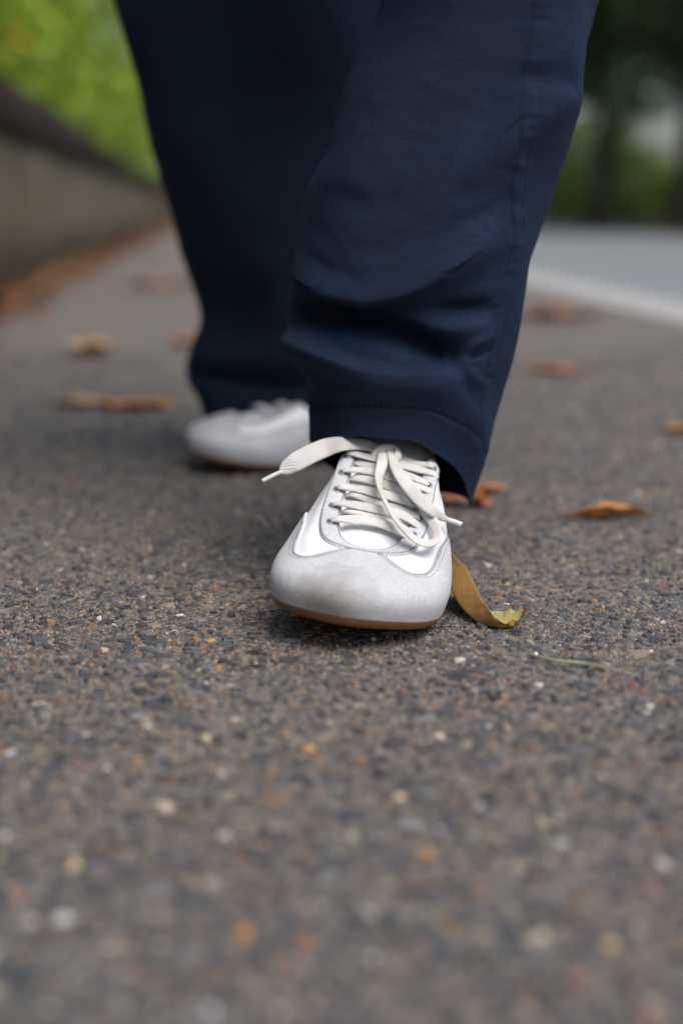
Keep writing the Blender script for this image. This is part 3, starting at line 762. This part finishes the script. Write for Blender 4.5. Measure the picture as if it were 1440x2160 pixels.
def build_shoe(mat_world, mirror, label):
    sg = -1 if mirror else 1
    def fin(v):
        v = np.array(v, float).reshape(-1, 3); v[:, 1] *= sg; return v
    def fl(f): return f[:, ::-1] if mirror else f
    # upper
    s = np.linspace(0, 20, 400, endpoint=False); t = np.linspace(0, 1, 60)
    P = S(s[None, :], t[:, None])
    # inner rim folded into the shoe for thickness
    inn = P[-1].copy(); cen = np.array([.1, 0]); 
    rim = [P]
    for dz, k in ((-.002, .06), (-.012, .07)):
        q = inn.copy(); q[:, 2] += dz; q[:, 1] *= (1 - k); rim.append(q[None])
    P = np.concatenate(rim, 0)
    shoe = new_obj('shoe', mesh('upper', fin(P), fl(grid_faces(len(P), 400, True))), M['leather'], person)
    shoe.matrix_world = mat_world
    shoe['label'] = label
    sub = lambda name, v, f, mat: new_obj(name, mesh(name, fin(v), f if not isinstance(f, np.ndarray) else fl(f)), mat, shoe)
    # outsole: gum rubber cup
    s = np.linspace(0, 20, 240, endpoint=False); C = cat_at(CR, s, True)
    prof = [(.0, -.0), (.55, .0), (.86, .0), (.94, .0008), (.99, .0024), (1.026, .0055), (1.03, .0080), (1.012, .0092), (.9, .0092)]
    cen = np.stack([np.clip(C[:, 0], .035, .235), C[:, 0] * 0], -1)
    rows = []
    for k, z in prof:
        xy = cen + (C - cen) * k
        rows.append(np.concatenate([xy, (z + spring(xy[:, 0]))[:, None]], 1))
    sub('sole', np.array(rows), grid_faces(len(rows), 240, True), M['gum'])
    # toe cap with its T shaped top
    u = np.concatenate([np.linspace(-6.2, -1.7, 90), np.linspace(-1.68, -.8, 90), np.linspace(-.78, .78, 60), np.linspace(.8, 1.68, 90), np.linspace(1.7, 6.2, 90)])
    au = np.abs(u)
    TK = np.array([(0, 1.05), (1.02, 1.02), (1.12, .84), (1.25, .70), (1.45, .60), (1.75, .535), (2.2, .51), (2.8, .525), (3.4, .54), (4.1, .525), (4.9, .43), (5.6, .24), (6.3, .03)])
    Tc = np.interp(au, TK[:, 0], TK[:, 1]); kk = np.linspace(-1, 1, 31); wk = np.exp(-(kk * 2) ** 2); wk /= wk.sum()
    au_f = au[:, None] + kk[None] * .10; Tc = (np.interp(np.abs(au_f), TK[:, 0], TK[:, 1]) * wk).sum(1); Tc = np.clip(Tc, 0, 1)
    te = t_at_dist(10 + u, .0105)
    Tc = np.minimum(Tc, np.minimum(te + .012, 1))
    V, sh = panel(10 + u, np.full_like(u, .0), Tc, .0016, rows=40, lip0=False)
    sub('toe_cap', V, grid_faces(sh[0], sh[1], flip=True)[:, ::-1], M['suede'])
    # two stitch rows along its edge
    mb = MB()
    for dd in (.0022, .0042):
        for sgn in (-1, 1):
            m = (u * sgn > 1.0) & (au < 5.8)
            su, tu = 10 + u[m], Tc[m]
            Lt = np.linalg.norm(S(su, tu) - S(su, np.clip(tu - .05, 0, 1)), axis=-1)
            # step inwards along the surface normal to the edge in (s,t)
            Pc = S(su, tu); tg = np.gradient(Pc, axis=0); tg /= np.linalg.norm(tg, axis=1)[:, None]
            ds = (S(su + .01, tu) - Pc) / .01; dt = (S(su, np.clip(tu - .01, 0, 1)) - Pc) / .01
            inn = dt - (dt * tg).sum(1)[:, None] * tg
            inn /= np.linalg.norm(inn, axis=1)[:, None]
            tgt = inn * dd
            # solve least squares for (da,db): da*ds+db*dt = tgt
            a11 = (ds * ds).sum(1); a12 = (ds * dt).sum(1); a22 = (dt * dt).sum(1); b1 = (ds * tgt).sum(1); b2 = (dt * tgt).sum(1)
            det = a11 * a22 - a12 ** 2
            q = stitches(su + (b1 * a22 - b2 * a12) / det, np.clip(tu - (a11 * b2 - a12 * b1) / det, 0, 1), .00155)
            mb.add(np.concatenate(q.v), q.f)
    o = new_obj('toe_cap_stitching', mesh('toe_cap_stitching', fin(np.concatenate(mb.v)), mb.f, False), M['thread'], shoe)
    # eyestay: suede band round the throat
    su = np.concatenate([np.linspace(3.95, 7, 90), np.linspace(7.02, 12.98, 220), np.linspace(13, 16.05, 90)])
    wd = .0110 + .0030 * smooth(1.0, 2.6, np.abs(su - 10))
    te = t_at_dist(su, 1.0) * 0
    for i, q in enumerate(su): te[i] = t_at_dist([q], wd[i])[0]
    V, sh = panel(su, te, np.full_like(su, 1.0), .0021, rows=16)
    sub('eyestay', V, grid_faces(sh[0], sh[1], flip=True)[:, ::-1], M['suede'])
    mb = MB()
    for a_, b_ in ((.0014, None), (None, .0016)):
        tt = np.array([t_at_dist([q], (wd[i] - a_) if a_ else b_)[0] for i, q in enumerate(su)])
        m = np.ones(len(su), bool) if a_ else (np.abs(su - 10) < 4)
        q = stitches(su[m], tt[m], .0020); mb.add(np.concatenate(q.v), q.f)
    new_obj('eyestay_stitching', mesh('eyestay_stitching', fin(np.concatenate(mb.v)), mb.f, False), M['thread'], shoe)
    # tongue
    xs = np.linspace(.224, .090, 40); mx = MR[:11]
    zc = np.interp(xs, mx[4:][::-1, 0][:], mx[4:][::-1, 2]) if False else np.interp(-xs, -mx[4:11][::-1, 0], mx[4:11][::-1, 2])
    zc = np.where(xs < .112, .088 + (.112 - xs) * .45, zc)
    hw = np.interp(-xs, [-.224, -.21, -.20, -.177, -.112, -.096, -.090], [.008, .017, .023, .029, .032, .029, .022])
    vv = np.linspace(-1, 1, 25)
    Pt = np.stack([xs[:, None] + 0 * vv[None], hw[:, None] * vv[None], zc[:, None] - .0012 + .0035 * (1 - vv[None] ** 2) - .006 * vv[None] ** 4 + spring(xs)[:, None] - .007 * smooth(.207, .222, xs)[:, None]], -1)
    o = sub('tongue', Pt, grid_faces(40, 25), M['leather'])
    md = o.modifiers.new('thickness', 'SOLIDIFY'); md.thickness = .003; md.offset = -1
    # insole fills the shoe
    C2 = cat_at(CR, np.linspace(0, 20, 60, endpoint=False), True); cc = np.array([.13, 0])
    sub('insole', np.concatenate([np.concatenate([cc + (C2 - cc) * .9, np.full((60, 1), .012)], 1)]), [tuple(range(60))], M['lining'])
    # eyelets and laces
    def s_for_x(x, side):
        q = np.linspace(4, 9.6, 400); X = cat_at(MR, q, True)[:, 0]
        r = np.interp(x, X, q); return r if side > 0 else 20 - r
    exs = [.190, .174, .158, .141, .125]
    def tong_z(x): return float(np.interp(-x, -xs, zc + .0023 + spring(xs)))
    lace_over, lace_under = MB(), MB()
    for i, x in enumerate(exs):
        for side in (1, -1):
            s0 = s_for_x(x, side); t0 = t_at_dist([s0], .0058)[0]
            p = SO(np.array([s0]), np.array([t0]), np.array([.0021]))[0]; nrm = SN(np.array([s0]), np.array([t0]))[0]
            e1 = np.cross(nrm, (1, 0, 0)); e1 /= np.linalg.norm(e1); e2 = np.cross(nrm, e1)
            a = np.linspace(0, 2 * math.pi, 20, endpoint=False)
            V = []
            for r_, h_ in ((.0020, -.0012), (.0021, .0003), (.0027, .0007), (.0035, .0004), (.0036, -.0004)):
                V.append(p + r_ * (np.cos(a)[:, None] * e1 + np.sin(a)[:, None] * e2) + nrm * h_)
            V = np.array(V).reshape(-1, 3)
            f = [tuple(q) for q in grid_faces(5, 20, True)] 
            eo = new_obj('eyelet', mesh('eyelet', fin(V), f), [M['eyelet'], M['hole']], shoe)
            hv = p + .0021 * (np.cos(a)[:, None] * e1 + np.sin(a)[:, None] * e2) + nrm * .00015
            eo2 = new_obj('eyelet_hole', mesh('eyelet_hole', fin(hv), [tuple(range(20))]), M['hole'], shoe)  # flat black disc stands in for the shade inside the eyelet
            # strand from this eyelet over to the opposite throat edge
            over = side < 0
            x2 = x + (.010 if over else -.013)
            m2 = cat_at(MR, np.array([s_for_x(min(x2, .196), -side)]), True)[0]; m2[2] += float(spring(m2[0]))
            h1 = .0052 if over else .0026
            jr = np.random.default_rng(40 + i * 2 + (side > 0)); x2 += jr.normal(0, .0012)
            mid = np.array([(p[0] + m2[0]) / 2, 0, 0]); mid[2] = tong_z(mid[0]) + h1
            q1 = np.array([p[0] * .78 + m2[0] * .22, p[1] * .55, 0]); q1[2] = max(tong_z(q1[0]) + h1, p[2] + .0012)
            q2 = np.array([p[0] * .25 + m2[0] * .75, m2[1] * .72, 0]); q2[2] = tong_z(q2[0]) + h1 * .8
            if over:
                endp = [np.array([m2[0] + .001, m2[1] * 1.25, m2[2] + .0042]), np.array([m2[0] + .001, m2[1] * 1.36, m2[2] + .001])] if i > 0 else [np.array([m2[0], m2[1] * 1.15, m2[2] + .0035]), np.array([m2[0], m2[1] * 1.5, m2[2] + .001])]
            else: endp = [np.array([m2[0], m2[1] * .95, m2[2] - .001])]
            pts = [p - nrm * .001, p + nrm * .0022 + np.array([0, -side * .0012, 0]), q1, mid, q2] + endp
            ups = [np.array([.5, 0, .85]) + jr.normal(0, .16, 3) for _ in pts]; pts = [q + (jr.normal(0, .0006, 3) if 1 < n_ < 5 else 0) for n_, q in enumerate(pts)]
            V, F_ = sweep(pts, [.0014, .0024, .0036, .0040, .0037] + [.0026] * len(endp), [.0010, .0012, .0011, .0011, .0011] + [.0010] * len(endp), np.array(ups), k=12, n=36)
            if mirror: F_ = [q[::-1] for q in F_]
            new_obj('lace_strand', mesh('lace_strand', fin(V), F_), M['lace'], shoe)
    return shoe

def shoe_matrix(toe_x, toe_y, z, yaw, pitch, roll, px=.2745):
    """place so that the toe tip stands over (toe_x, toe_y)"""
    Rm = Matrix.Rotation(R(-90 + yaw), 4, 'Z') @ Matrix.Rotation(R(-pitch), 4, 'Y') @ Matrix.Rotation(R(roll), 4, 'X')
    off = Rm @ Vector((px, 0, 0))
    return Matrix.Translation((toe_x - off.x * .905, toe_y - off.y * .905, z)) @ Rm @ Matrix.Scale(.905, 4)
SHOE_A = shoe_matrix(.001, .731, .0030, -8, 1.7, -7.5)
shoe_a = build_shoe(SHOE_A, False, 'front white sneaker planted towards the camera with loose bow')
SHOE_B = shoe_matrix(-.136, 1.268, -.004, -47, 3.2, -5)
shoe_b = build_shoe(SHOE_B, True, 'blurred back white sneaker turned outwards')

# bow of the front shoe, laid out in place and stored in the shoe's own space
inv = np.array(SHOE_A.inverted())
def to_shoe(v): v = np.asarray(v); return v @ inv[:3, :3].T + inv[:3, 3]
CAMDIR = np.array([0, -math.cos(PITCH), math.sin(PITCH)])
def lace_part(name, pts, w, th, up, mat='lace', n=70, k=12, power=2.6):
    v, f = sweep(pts, w, th, up, k=k, n=n, power=power)
    return new_obj(name, mesh(name, to_shoe(v), f), M[mat], shoe_a)
q_s, q_t = np.meshgrid(np.linspace(3, 17, 500), np.linspace(0, 1, 160), indexing='ij')
cloud = np.concatenate([SO(q_s, q_t, np.full(q_s.shape, .002)).reshape(-1, 3), np.array([(x, y, np.interp(-x, -MR[4:11][::-1, 0][::1], MR[4:11][::-1, 2]) + .0045 + max(0, .112 - x) * .45) for x in np.linspace(.092, .214, 90) for y in np.linspace(-.02, .02, 30)])])
SA = np.array(SHOE_A); cloud = cloud @ SA[:3, :3].T + SA[:3, 3]
rel = cloud - np.array([0, 0, CAM_H]); dep = rel @ FW
cpx = 720 + F_PX * rel[:, 0] / dep; cpy = 1080 - F_PX * (rel @ UP) / dep
def on_shoe(px, py, lift):
    """the point over the shoe's surface, lift metres above it"""
    d = np.hypot(cpx - px, cpy - py); m = d < 7
    if not m.any(): m = d <= d.min() + 1
    return at(px, py, cloud[m][:, 1].min() - lift)
loop = [on_shoe(806, 948, .006)] + [on_shoe(x, y, l) for x, y, l in ((806, 975, .012), (798, 1012, .015), (808, 1050, .015), (836, 1098, .013), (872, 1135, .010), (902, 1147, .008), (921, 1134, .006), (914, 1105, .006), (896, 1072, .006), (874, 1040, .008), (850, 1010, .009), (824, 975, .008))]
ups = [CAMDIR, CAMDIR, CAMDIR + (.6, 0, 0), CAMDIR + (1.6, 0, .3), CAMDIR * .6 + np.array([1, 0, .7]), np.array([.5, -.4, 1]), np.array([0, -.5, 1]), np.array([-.6, -.9, .6]), np.array([-.4, -.9, .3]), CAMDIR, CAMDIR, CAMDIR, CAMDIR]
lace_part('bow_loop', loop, [.0026, .0036, .0034, .0027, .0030, .0034, .0034, .0032, .0034, .0036, .0036, .0034, .0026], .0011, np.array(ups), n=110)
tail = [on_shoe(822, 948, .007)] + [on_shoe(x, y, l) for x, y, l in ((834, 985, .014), (852, 1015, .017), (880, 1050, .017), (910, 1076, .014), (932, 1091, .010), (944, 1096, .008))]
lace_part('lace_tail', tail, [.0026, .0038, .0042, .0040, .0036, .0024, .0014], .0011, CAMDIR + np.array([.3, 0, .2]))
lace_part('aglet', [at(941, 1095, tail[-1][1] + .0003), at(957, 1100, tail[-1][1] - .001), at(973, 1106, tail[-1][1] - .003)], .0014, .0014, CAMDIR, 'aglet', n=12, power=2)
tail2 = [on_shoe(802, 950, .006), on_shoe(768, 938, .007), on_shoe(724, 936, .010), at(688, 944, .862), at(655, 958, .857), at(625, 974, .855), at(603, 988, .855), at(592, 996, .855)]
lace_part('lace_tail', tail2, [.0030, .0045, .0054, .0058, .0060, .0060, .0046, .0016], .0009, np.array([CAMDIR + (0, 0, .8)] * 3 + [CAMDIR + (.15, 0, .2)] * 5))
lace_part('aglet', [at(594, 995, .855), at(574, 1004, .854), at(553, 1015, .853)], .0013, .0013, CAMDIR, 'aglet', n=12, power=2)
kn = [on_shoe(788, 964, .002), on_shoe(797, 951, .007), on_shoe(814, 944, .0105), on_shoe(831, 950, .008), on_shoe(840, 964, .002)]
lace_part('lace_knot', kn, [.0022, .0031, .0026, .0032, .0024], .0014, CAMDIR + np.array([0, 0, .5]), n=40)
kn2 = [on_shoe(826, 944, .004), on_shoe(836, 950, .008), on_shoe(839, 962, .008), on_shoe(830, 972, .005)]
lace_part('lace_knot', kn2, [.0020, .0026, .0026, .0018], .0014, CAMDIR + np.array([.5, 0, 0]), n=30)

# ------------------------------------------------------------------ trousers
def leg_grid(rows, nth, nz, hem_dz, folds, seed, hem_band, seam_th=None, fold_amp=1.0):
    """rows: (z, cx, cy, rx, ry) from hem upwards; returns the vertex grid nz x nth"""
    rows = np.array(rows, float)
    rnd = np.random.default_rng(seed)
    z0, z1 = rows[0, 0], rows[-1, 0]
    zz = z0 + (z1 - z0) * np.linspace(0, 1, nz) ** 1.35
    # smooth interpolation of rows
    idx = np.interp(zz, rows[:, 0], np.arange(len(rows)))
    ctrl = cat_at(rows, idx)
    th = np.linspace(0, 2 * math.pi, nth, endpoint=False)
    cx, cy, rx, ry = [ctrl[:, k][:, None] for k in (1, 2, 3, 4)]
    ct, st = np.cos(th)[None], np.sin(th)[None]
    pw = 2 / 2.25
    c2 = np.sign(ct) * np.abs(ct) ** pw; s2 = np.sign(st) * np.abs(st) ** pw
    Z = zz[:, None] + hem_dz(th)[None] * (1 - smooth(0, .085, zz - z0))[:, None]
    X = cx + rx * c2; Y = cy + ry * s2
    nx, ny = ct / rx, st / ry; nl = np.sqrt(nx ** 2 + ny ** 2); nx, ny = nx / nl, ny / nl
    front = smooth(.05, .45, -st)
    D = np.zeros_like(Z); DZ = np.zeros_like(Z)
    for pts, amp, wu, wdn, sag in folds:
        q = np.array(pts)                       # polyline in (x, z)
        best = np.full(Z.shape, 1e9); sd_ = np.zeros_like(Z); along = np.zeros_like(Z)
        Q = catmull(q, 24) if len(q) > 2 else q[0] + (q[1] - q[0]) * np.linspace(0, 1, 24)[:, None]
        seg = len(Q) - 1
        for i in range(seg):
            a, b = Q[i], Q[i + 1]; ab = b - a; L2 = ab @ ab + 1e-12
            tt = np.clip(((X - a[0]) * ab[0] + (Z - a[1]) * ab[1]) / L2, 0, 1)
            dx = X - a[0] - tt * ab[0]; dz = Z - a[1] - tt * ab[1]; d = np.hypot(dx, dz)
            m = d < best
            best = np.where(m, d, best); al = (i + tt) / seg; along = np.where(m, al, along)
            sgn = np.sign(ab[0] * dz - ab[1] * dx) * (1 if ab[0] > 0 else -1)
            sd_ = np.where(m, sgn * d, sd_)
        w = np.where(sd_ > 0, wu, wdn)
        g = np.exp(-(best / w) ** 2) * (.25 + .75 * np.sin(np.pi * np.clip(along, .03, .97)) ** .6)
        D += amp * g * front; DZ += sag * g * front
    # soft all-over undulation
    for k in range(7):
        m = rnd.integers(2, 6); kz = rnd.uniform(6, 26); ph = rnd.uniform(0, 6.28)
        D += .0011 * np.sin(m * th[None] + kz * Z * 2 + ph) * smooth(.0, .06, zz - z0)[:, None]
    # fine crumple of worn cotton
    cr = 0
    for k in range(14):
        fx, fz = rnd.normal(0, 70), rnd.normal(0, 95); ph = rnd.uniform(0, 6.28)
        cr = cr + np.sin(fx * X + fz * Z + ph + 1.3 * np.sin(31 * X + 23 * Z + k)) / 14 ** .5
    D += .00045 * (1 - np.abs(cr)) * smooth(.03, .06, zz - z0)[:, None]
    # hem band: turned up cloth is a touch thicker; groove at the stitch line
    hz = (zz - z0)[:, None]
    D += .0010 * (1 - smooth(hem_band - .0015, hem_band + .0015, hz)) - .0009 * np.exp(-((hz - hem_band) / .0016) ** 2)
    D += .0006 * np.exp(-((hz - hem_band - .002) / .004) ** 2) * np.sin(th[None] * 90 + 4 * np.sin(th[None] * 7))
    if seam_th is not None:
        sth = seam_th(zz)[:, None]
        arc = (th[None] - sth + math.pi) % (2 * math.pi) - math.pi
        arc = arc * (rx + ry) / 2
        pk = np.sin(Z * 620 + 3 * np.sin(Z * 90)) * .5 + np.sin(Z * 410 + 1.3) * .5
        D += .0010 * (1 - smooth(.0035, .0065, np.abs(arc + .001))) - .0005 * np.exp(-((arc - .0048) / .0012) ** 2) - .0004 * np.exp(-((arc + .0055) / .0013) ** 2)
        D += .0005 * pk * np.exp(-((arc) / .008) ** 2)
    X = X + nx * D * fold_amp; Y = Y + ny * D * fold_amp; Z = Z + DZ * fold_amp
    return np.stack([X, Y, Z], -1), zz, th

def xz(px, py, Y): p = at(px, py, Y); return (p[0], p[2])
# front leg: silhouette rows measured as (photo row, left, right, distance, depth radius)
FR = [(985, 655, 990, 0.931, .075), (940, 655, 1006, 0.931, .0745), (880, 650, 1040, 0.931, .074), (830, 644, 1052, 0.931, .0735), (770, 622, 1068, 0.932, .072), (710, 599, 1084, 0.934, .074), (630, 609, 1104, 0.938, .076), (510, 628, 1134, 0.943, .078), (390, 650, 1160, 0.948, .080), (300, 695, 1186, 0.952, .081), (190, 734, 1218, 0.956, .082), (80, 778, 1243, 0.962, .083), (0, 812, 1253, 0.966, .084)]
rows = []
for py, l, r, Y, ry in FR:
    a, b = at(l, py, Y), at(r, py, Y); rows.append((a[2], (a[0] + b[0]) / 2, Y, (b[0] - a[0]) / 2, ry))
rows += [(.50, .10, 1.0, .076, .090), (.62, .095, 1.04, .085, .098), (.74, .09, 1.08, .094, .11), (.84, .085, 1.11, .10, .12)]
folds_a = []
def F(pts, amp, wu, wd, Y=.871, sag=0): folds_a.append(([xz(x, y, Y) for x, y in pts], amp * 1.35, wu, wd, sag))
F([(672, 612), (705, 622), (770, 630), (850, 610), (920, 575)], .0095, .015, .0062, sag=-.002)
F([(900, 590), (960, 545), (1020, 490)], .0040, .014, .010)
F([(590, 684), (680, 668), (770, 680), (860, 712), (950, 758)], -.0200, .0085, .0080)
F([(598, 716), (680, 742), (780, 778), (880, 784), (972, 764)], .0105, .0045, .0170)
F([(920, 662), (965, 652), (1030, 650)], -.0065, .0050, .0060)
F([(915, 690), (970, 690), (1030, 700)], .0040, .0070, .0090)
F([(950, 800), (985, 820), (1010, 850)], -.0015, .0060, .0060)
F([(1090, 150), (1150, 160), (1225, 165)], -.0022, .0080, .0080)
F([(1225, 195), (1160, 235), (1090, 300), (1075, 360)], .0045, .0120, .0100)
F([(1060, 500), (980, 545), (880, 600)], .0035, .0140, .0120)
F([(690, 590), (770, 560), (860, 500), (920, 400)], -.0030, .0160, .0120)
F([(900, 480), (960, 380), (1000, 250)], .0022, .018, .018)
F([(655, 770), (700, 800), (760, 812)], -.0022, .0035, .0045)
F([(972, 764), (990, 730), (1030, 715)], .0030, .0035, .0050)
F([(968, 770), (1000, 800), (1030, 815)], .0012, .0035, .0040)
F([(760, 560), (830, 545), (900, 500), (950, 440)], .0026, .0060, .0090)
F([(640, 540), (700, 575), (760, 585)], -.0022, .0050, .0060)
F([(740, 590), (850, 480), (950, 385), (1040, 300)], .0042, .022, .012)
F([(700, 500), (800, 400), (880, 290), (930, 180)], -.0035, .018, .022)
F([(1000, 420), (1040, 300), (1050, 180)], -.0020, .010, .012)
F([(800, 640), (880, 655), (950, 630)], -.0030, .0050, .0050)
F([(1075, 420), (1020, 455), (960, 470)], -.0018, .0050, .0060)
F([(690, 400), (760, 430), (860, 420)], -.0012, .0080, .0080)
z_h0 = rows[0][0]
front_hem = at(790, 921, .857)[2] - z_h0; back_hem = at(985, 1040, .972)[2] - z_h0; left_hem = at(658, 932, .916)[2] - z_h0; rf = at(935, 985, .880)[2] - z_h0
hem_th = np.array([-180, -150, -110, -80, -45, -15, 20, 60, 90, 130, 180])
hem_v = np.array([left_hem, left_hem + .004, front_hem, front_hem - .002, rf, -.022, back_hem, back_hem - .004, -.03, -.014, left_hem])
def hem_a(th):
    d = (np.degrees(th) + 180) % 360 - 180
    k = np.interp(d, hem_th, hem_v); kk = np.concatenate([k, k, k]); w = np.hanning(25); w /= w.sum()
    return np.convolve(kk, w, 'same')[len(k):2 * len(k)]
GA, zzA, thA = leg_grid(rows, 420, 560, hem_a, folds_a, 1, .0255, seam_th=lambda z: np.interp(z, [.08, .12, .22, .29, .37, .8], [-.62, -.68, -.78, -1.08, -1.30, -1.3]))
# back leg
BR = [(902, 452, 885, 1.395, .085), (820, 419, 885, 1.395, .088), (775, 398, 885, 1.395, .092), (720, 414, 880, 1.395, .094), (660, 428, 870, 1.393, .096), (520, 382, 855, 1.387, .10), (360, 331, 845, 1.375, .102), (230, 299, 838, 1.365, .104), (80, 268, 840, 1.350, .105), (0, 254, 840, 1.345, .106)]
rowsb = []
for py, l, r, Y, ry in BR:
    a, b = at(l, py, Y), at(r, py, Y); rowsb.append((a[2], (a[0] + b[0]) / 2, Y, (b[0] - a[0]) / 2, ry))
rowsb += [(.50, -.078, 1.33, .125, .115), (.62, -.075, 1.26, .12, .115), (.74, -.075, 1.19, .115, .115), (.84, -.075, 1.16, .11, .12)]
folds_b = [([xz(400, 785, 1.35), xz(500, 795, 1.345), xz(650, 800, 1.345)], -.012, .010, .006, 0), ([xz(400, 750, 1.35), xz(500, 745, 1.345), xz(650, 740, 1.345)], .008, .02, .012, 0),
           ([xz(440, 660, 1.3), xz(540, 640, 1.29), xz(660, 600, 1.29)], -.006, .02, .02, 0)]
def hem_b(th):
    d = np.degrees(th); return -.012 - .008 * (np.sin(th) > 0) * np.abs(np.sin(th)) - .004 * np.clip(-np.sin(th), 0, 1)
GB, zzB, thB = leg_grid(rowsb, 200, 260, hem_b, folds_b, 2, .03)
# seat joining the two legs
hips = []
for z, cx, cy, rx, ry in [(.76, .005, 1.13, .185, .13), (.82, .005, 1.135, .19, .135), (.90, .005, 1.14, .185, .135), (.98, .005, 1.14, .17, .125), (1.04, .005, 1.14, .155, .115)]:
    a = np.linspace(0, 2 * math.pi, 80, endpoint=False); hips.append(np.stack([cx + rx * np.cos(a), cy + ry * np.sin(a), np.full(80, z)], -1))
hips = np.array(hips)
V = [GA.reshape(-1, 3), GB.reshape(-1, 3), hips.reshape(-1, 3)]
Fc = np.concatenate([grid_faces(GA.shape[0], GA.shape[1], True), grid_faces(GB.shape[0], GB.shape[1], True, base=len(V[0])), grid_faces(5, 80, True, base=len(V[0]) + len(V[1]))])
trousers = new_obj('trousers', mesh('trousers', np.concatenate(V), Fc), M['twill'], person)
trousers['label'] = 'wide navy cotton twill trousers'
md = trousers.modifiers.new('thickness', 'SOLIDIFY'); md.thickness = .0011; md.offset = -1
# stitch lines
def row_stitches(G, zz, th, z_of_th, name, pitch=.0029, ln=.0019, r=.00038):
    P = []
    i_f = np.interp(z_of_th, zz, np.arange(len(zz)))
    for j in range(len(th)):
        i = int(i_f[j]); f = i_f[j] - i; P.append(G[i, j] * (1 - f) + G[i + 1, j] * f)
    P = np.array(P + [P[0]]); c = P.mean(0)
    return dash(P, c, name, pitch, ln, r)
def dash(P, c, name, pitch, ln, r, outv=None):
    d = np.concatenate([[0], np.cumsum(np.linalg.norm(np.diff(P, axis=0), axis=1))]); mb = MB(); k = 0
    while k + ln < d[-1]:
        a = np.array([np.interp(k, d, P[:, q]) for q in range(3)]); b = np.array([np.interp(k + ln, d, P[:, q]) for q in range(3)])
        n = (a - c) * (1, 1, 0) if outv is None else np.array(outv); n = n / np.linalg.norm(n)
        x = (b - a) / np.linalg.norm(b - a); y = np.cross(n, x)
        a = a + n * .0001; b = b + n * .0001
        mb.add([a - y * r, a + y * r, a + n * r, b - y * r, b + y * r, b + n * r], [(0, 2, 1), (3, 4, 5), (0, 3, 5, 2), (1, 2, 5, 4)])
        k += pitch
    return mb.build(name, M['navy_thread'], trousers, False)
row_stitches(GA, zzA, thA, np.full(420, zzA[0] + .0255), 'hem_stitching')
row_stitches(GB, zzB, thB, np.full(200, zzB[0] + .03), 'hem_stitching')
for offs in (.0038, -.0048):
    P = []
    for i in range(0, 400):
        stt = np.interp(zzA[i], [.08, .12, .22, .29, .37, .8], [-.62, -.68, -.78, -1.08, -1.30, -1.3]) + offs / .072
        j = (stt % (2 * math.pi)) / (2 * math.pi) * 420; j0 = int(j); f = j - j0
        P.append(GA[i, j0 % 420] * (1 - f) + GA[i, (j0 + 1) % 420] * f)
    dash(np.array(P), None, 'seam_stitching', .0030, .0021, .0003, (.62, -.78, 0))

# legs inside the trousers, one continuous body
ank_a = SHOE_A @ Vector((.055, 0, .03)); ank_b = SHOE_B @ Vector((.055, 0, .03))
toe_a = SHOE_A @ Vector((.17, 0, .03)); toe_b = SHOE_B @ Vector((.17, 0, .03))
ca_ = SHOE_A @ Vector((.058, 0, .10)); cb_ = SHOE_B @ Vector((.058, 0, .10))
bv = [(.005, 1.14, .95), (.09, 1.12, .86), (.10, 1.0, .48), (.075, .985, .28), tuple(ca_), tuple(ank_a), tuple(toe_a), (-.08, 1.16, .86), (-.075, 1.34, .48), (-.06, 1.40, .28), tuple(cb_), tuple(ank_b), tuple(toe_b),
      (.005, 1.14, 1.15), (.005, 1.13, 1.34), (.005, 1.12, 1.44), (.005, 1.09, 1.54), (.005, 1.07, 1.64), (.18, 1.13, 1.38), (.25, 1.20, 1.10), (.24, 1.14, .88), (.23, 1.10, .78), (-.17, 1.13, 1.38), (-.24, 1.08, 1.10), (-.22, .92, .92), (-.21, .86, .84)]  # unseen torso, head and arms, added to block light from the back leg
be = [(0, 1), (1, 2), (2, 3), (3, 4), (4, 5), (5, 6), (0, 7), (7, 8), (8, 9), (9, 10), (10, 11), (11, 12), (0, 13), (13, 14), (14, 15), (15, 16), (16, 17), (14, 18), (18, 19), (19, 20), (20, 21), (14, 22), (22, 23), (23, 24), (24, 25)]
br = [.11, .075, .052, .045, .026, .022, .016, .075, .048, .042, .026, .022, .016, .115, .11, .055, .075, .08, .055, .042, .030, .03, .055, .042, .030, .03]
me = bpy.data.meshes.new('body'); me.from_pydata(bv, be, []); me.update()
body = new_obj('body', me, M['skin'], person)
sk = body.modifiers.new('skin', 'SKIN'); ss = body.modifiers.new('round', 'SUBSURF'); ss.levels = 2; ss.render_levels = 2
for q, r_ in zip(me.skin_vertices[0].data, br): q.radius = (r_, r_)
me.skin_vertices[0].data[0].use_root = True

# jacket over torso and arms, out of view, added to shade the legs
jk = [(.86, .19, .14), (.95, .20, .15), (1.10, .19, .145), (1.25, .20, .145), (1.36, .20, .13), (1.43, .13, .10), (1.47, .07, .075)]
a = np.linspace(0, 2 * math.pi, 64, endpoint=False)
jv = np.array([np.stack([.005 + rx * np.cos(a), 1.135 + ry * np.sin(a), np.full(64, z) + .006 * np.sin(5 * a)], -1) for z, rx, ry in jk])
mb = MB(); mb.add(jv, grid_faces(len(jk), 64, True))
for arm in ([(.17, 1.13, 1.38), (.235, 1.17, 1.25), (.255, 1.20, 1.10), (.245, 1.14, .90)], [(-.16, 1.13, 1.38), (-.225, 1.11, 1.25), (-.245, 1.08, 1.10), (-.225, .93, .93)]):
    mb.add(*tube(arm, [.075, .066, .058, .048], 20, 30))
unseen_jacket = mb.build('jacket', M['twill'], person)
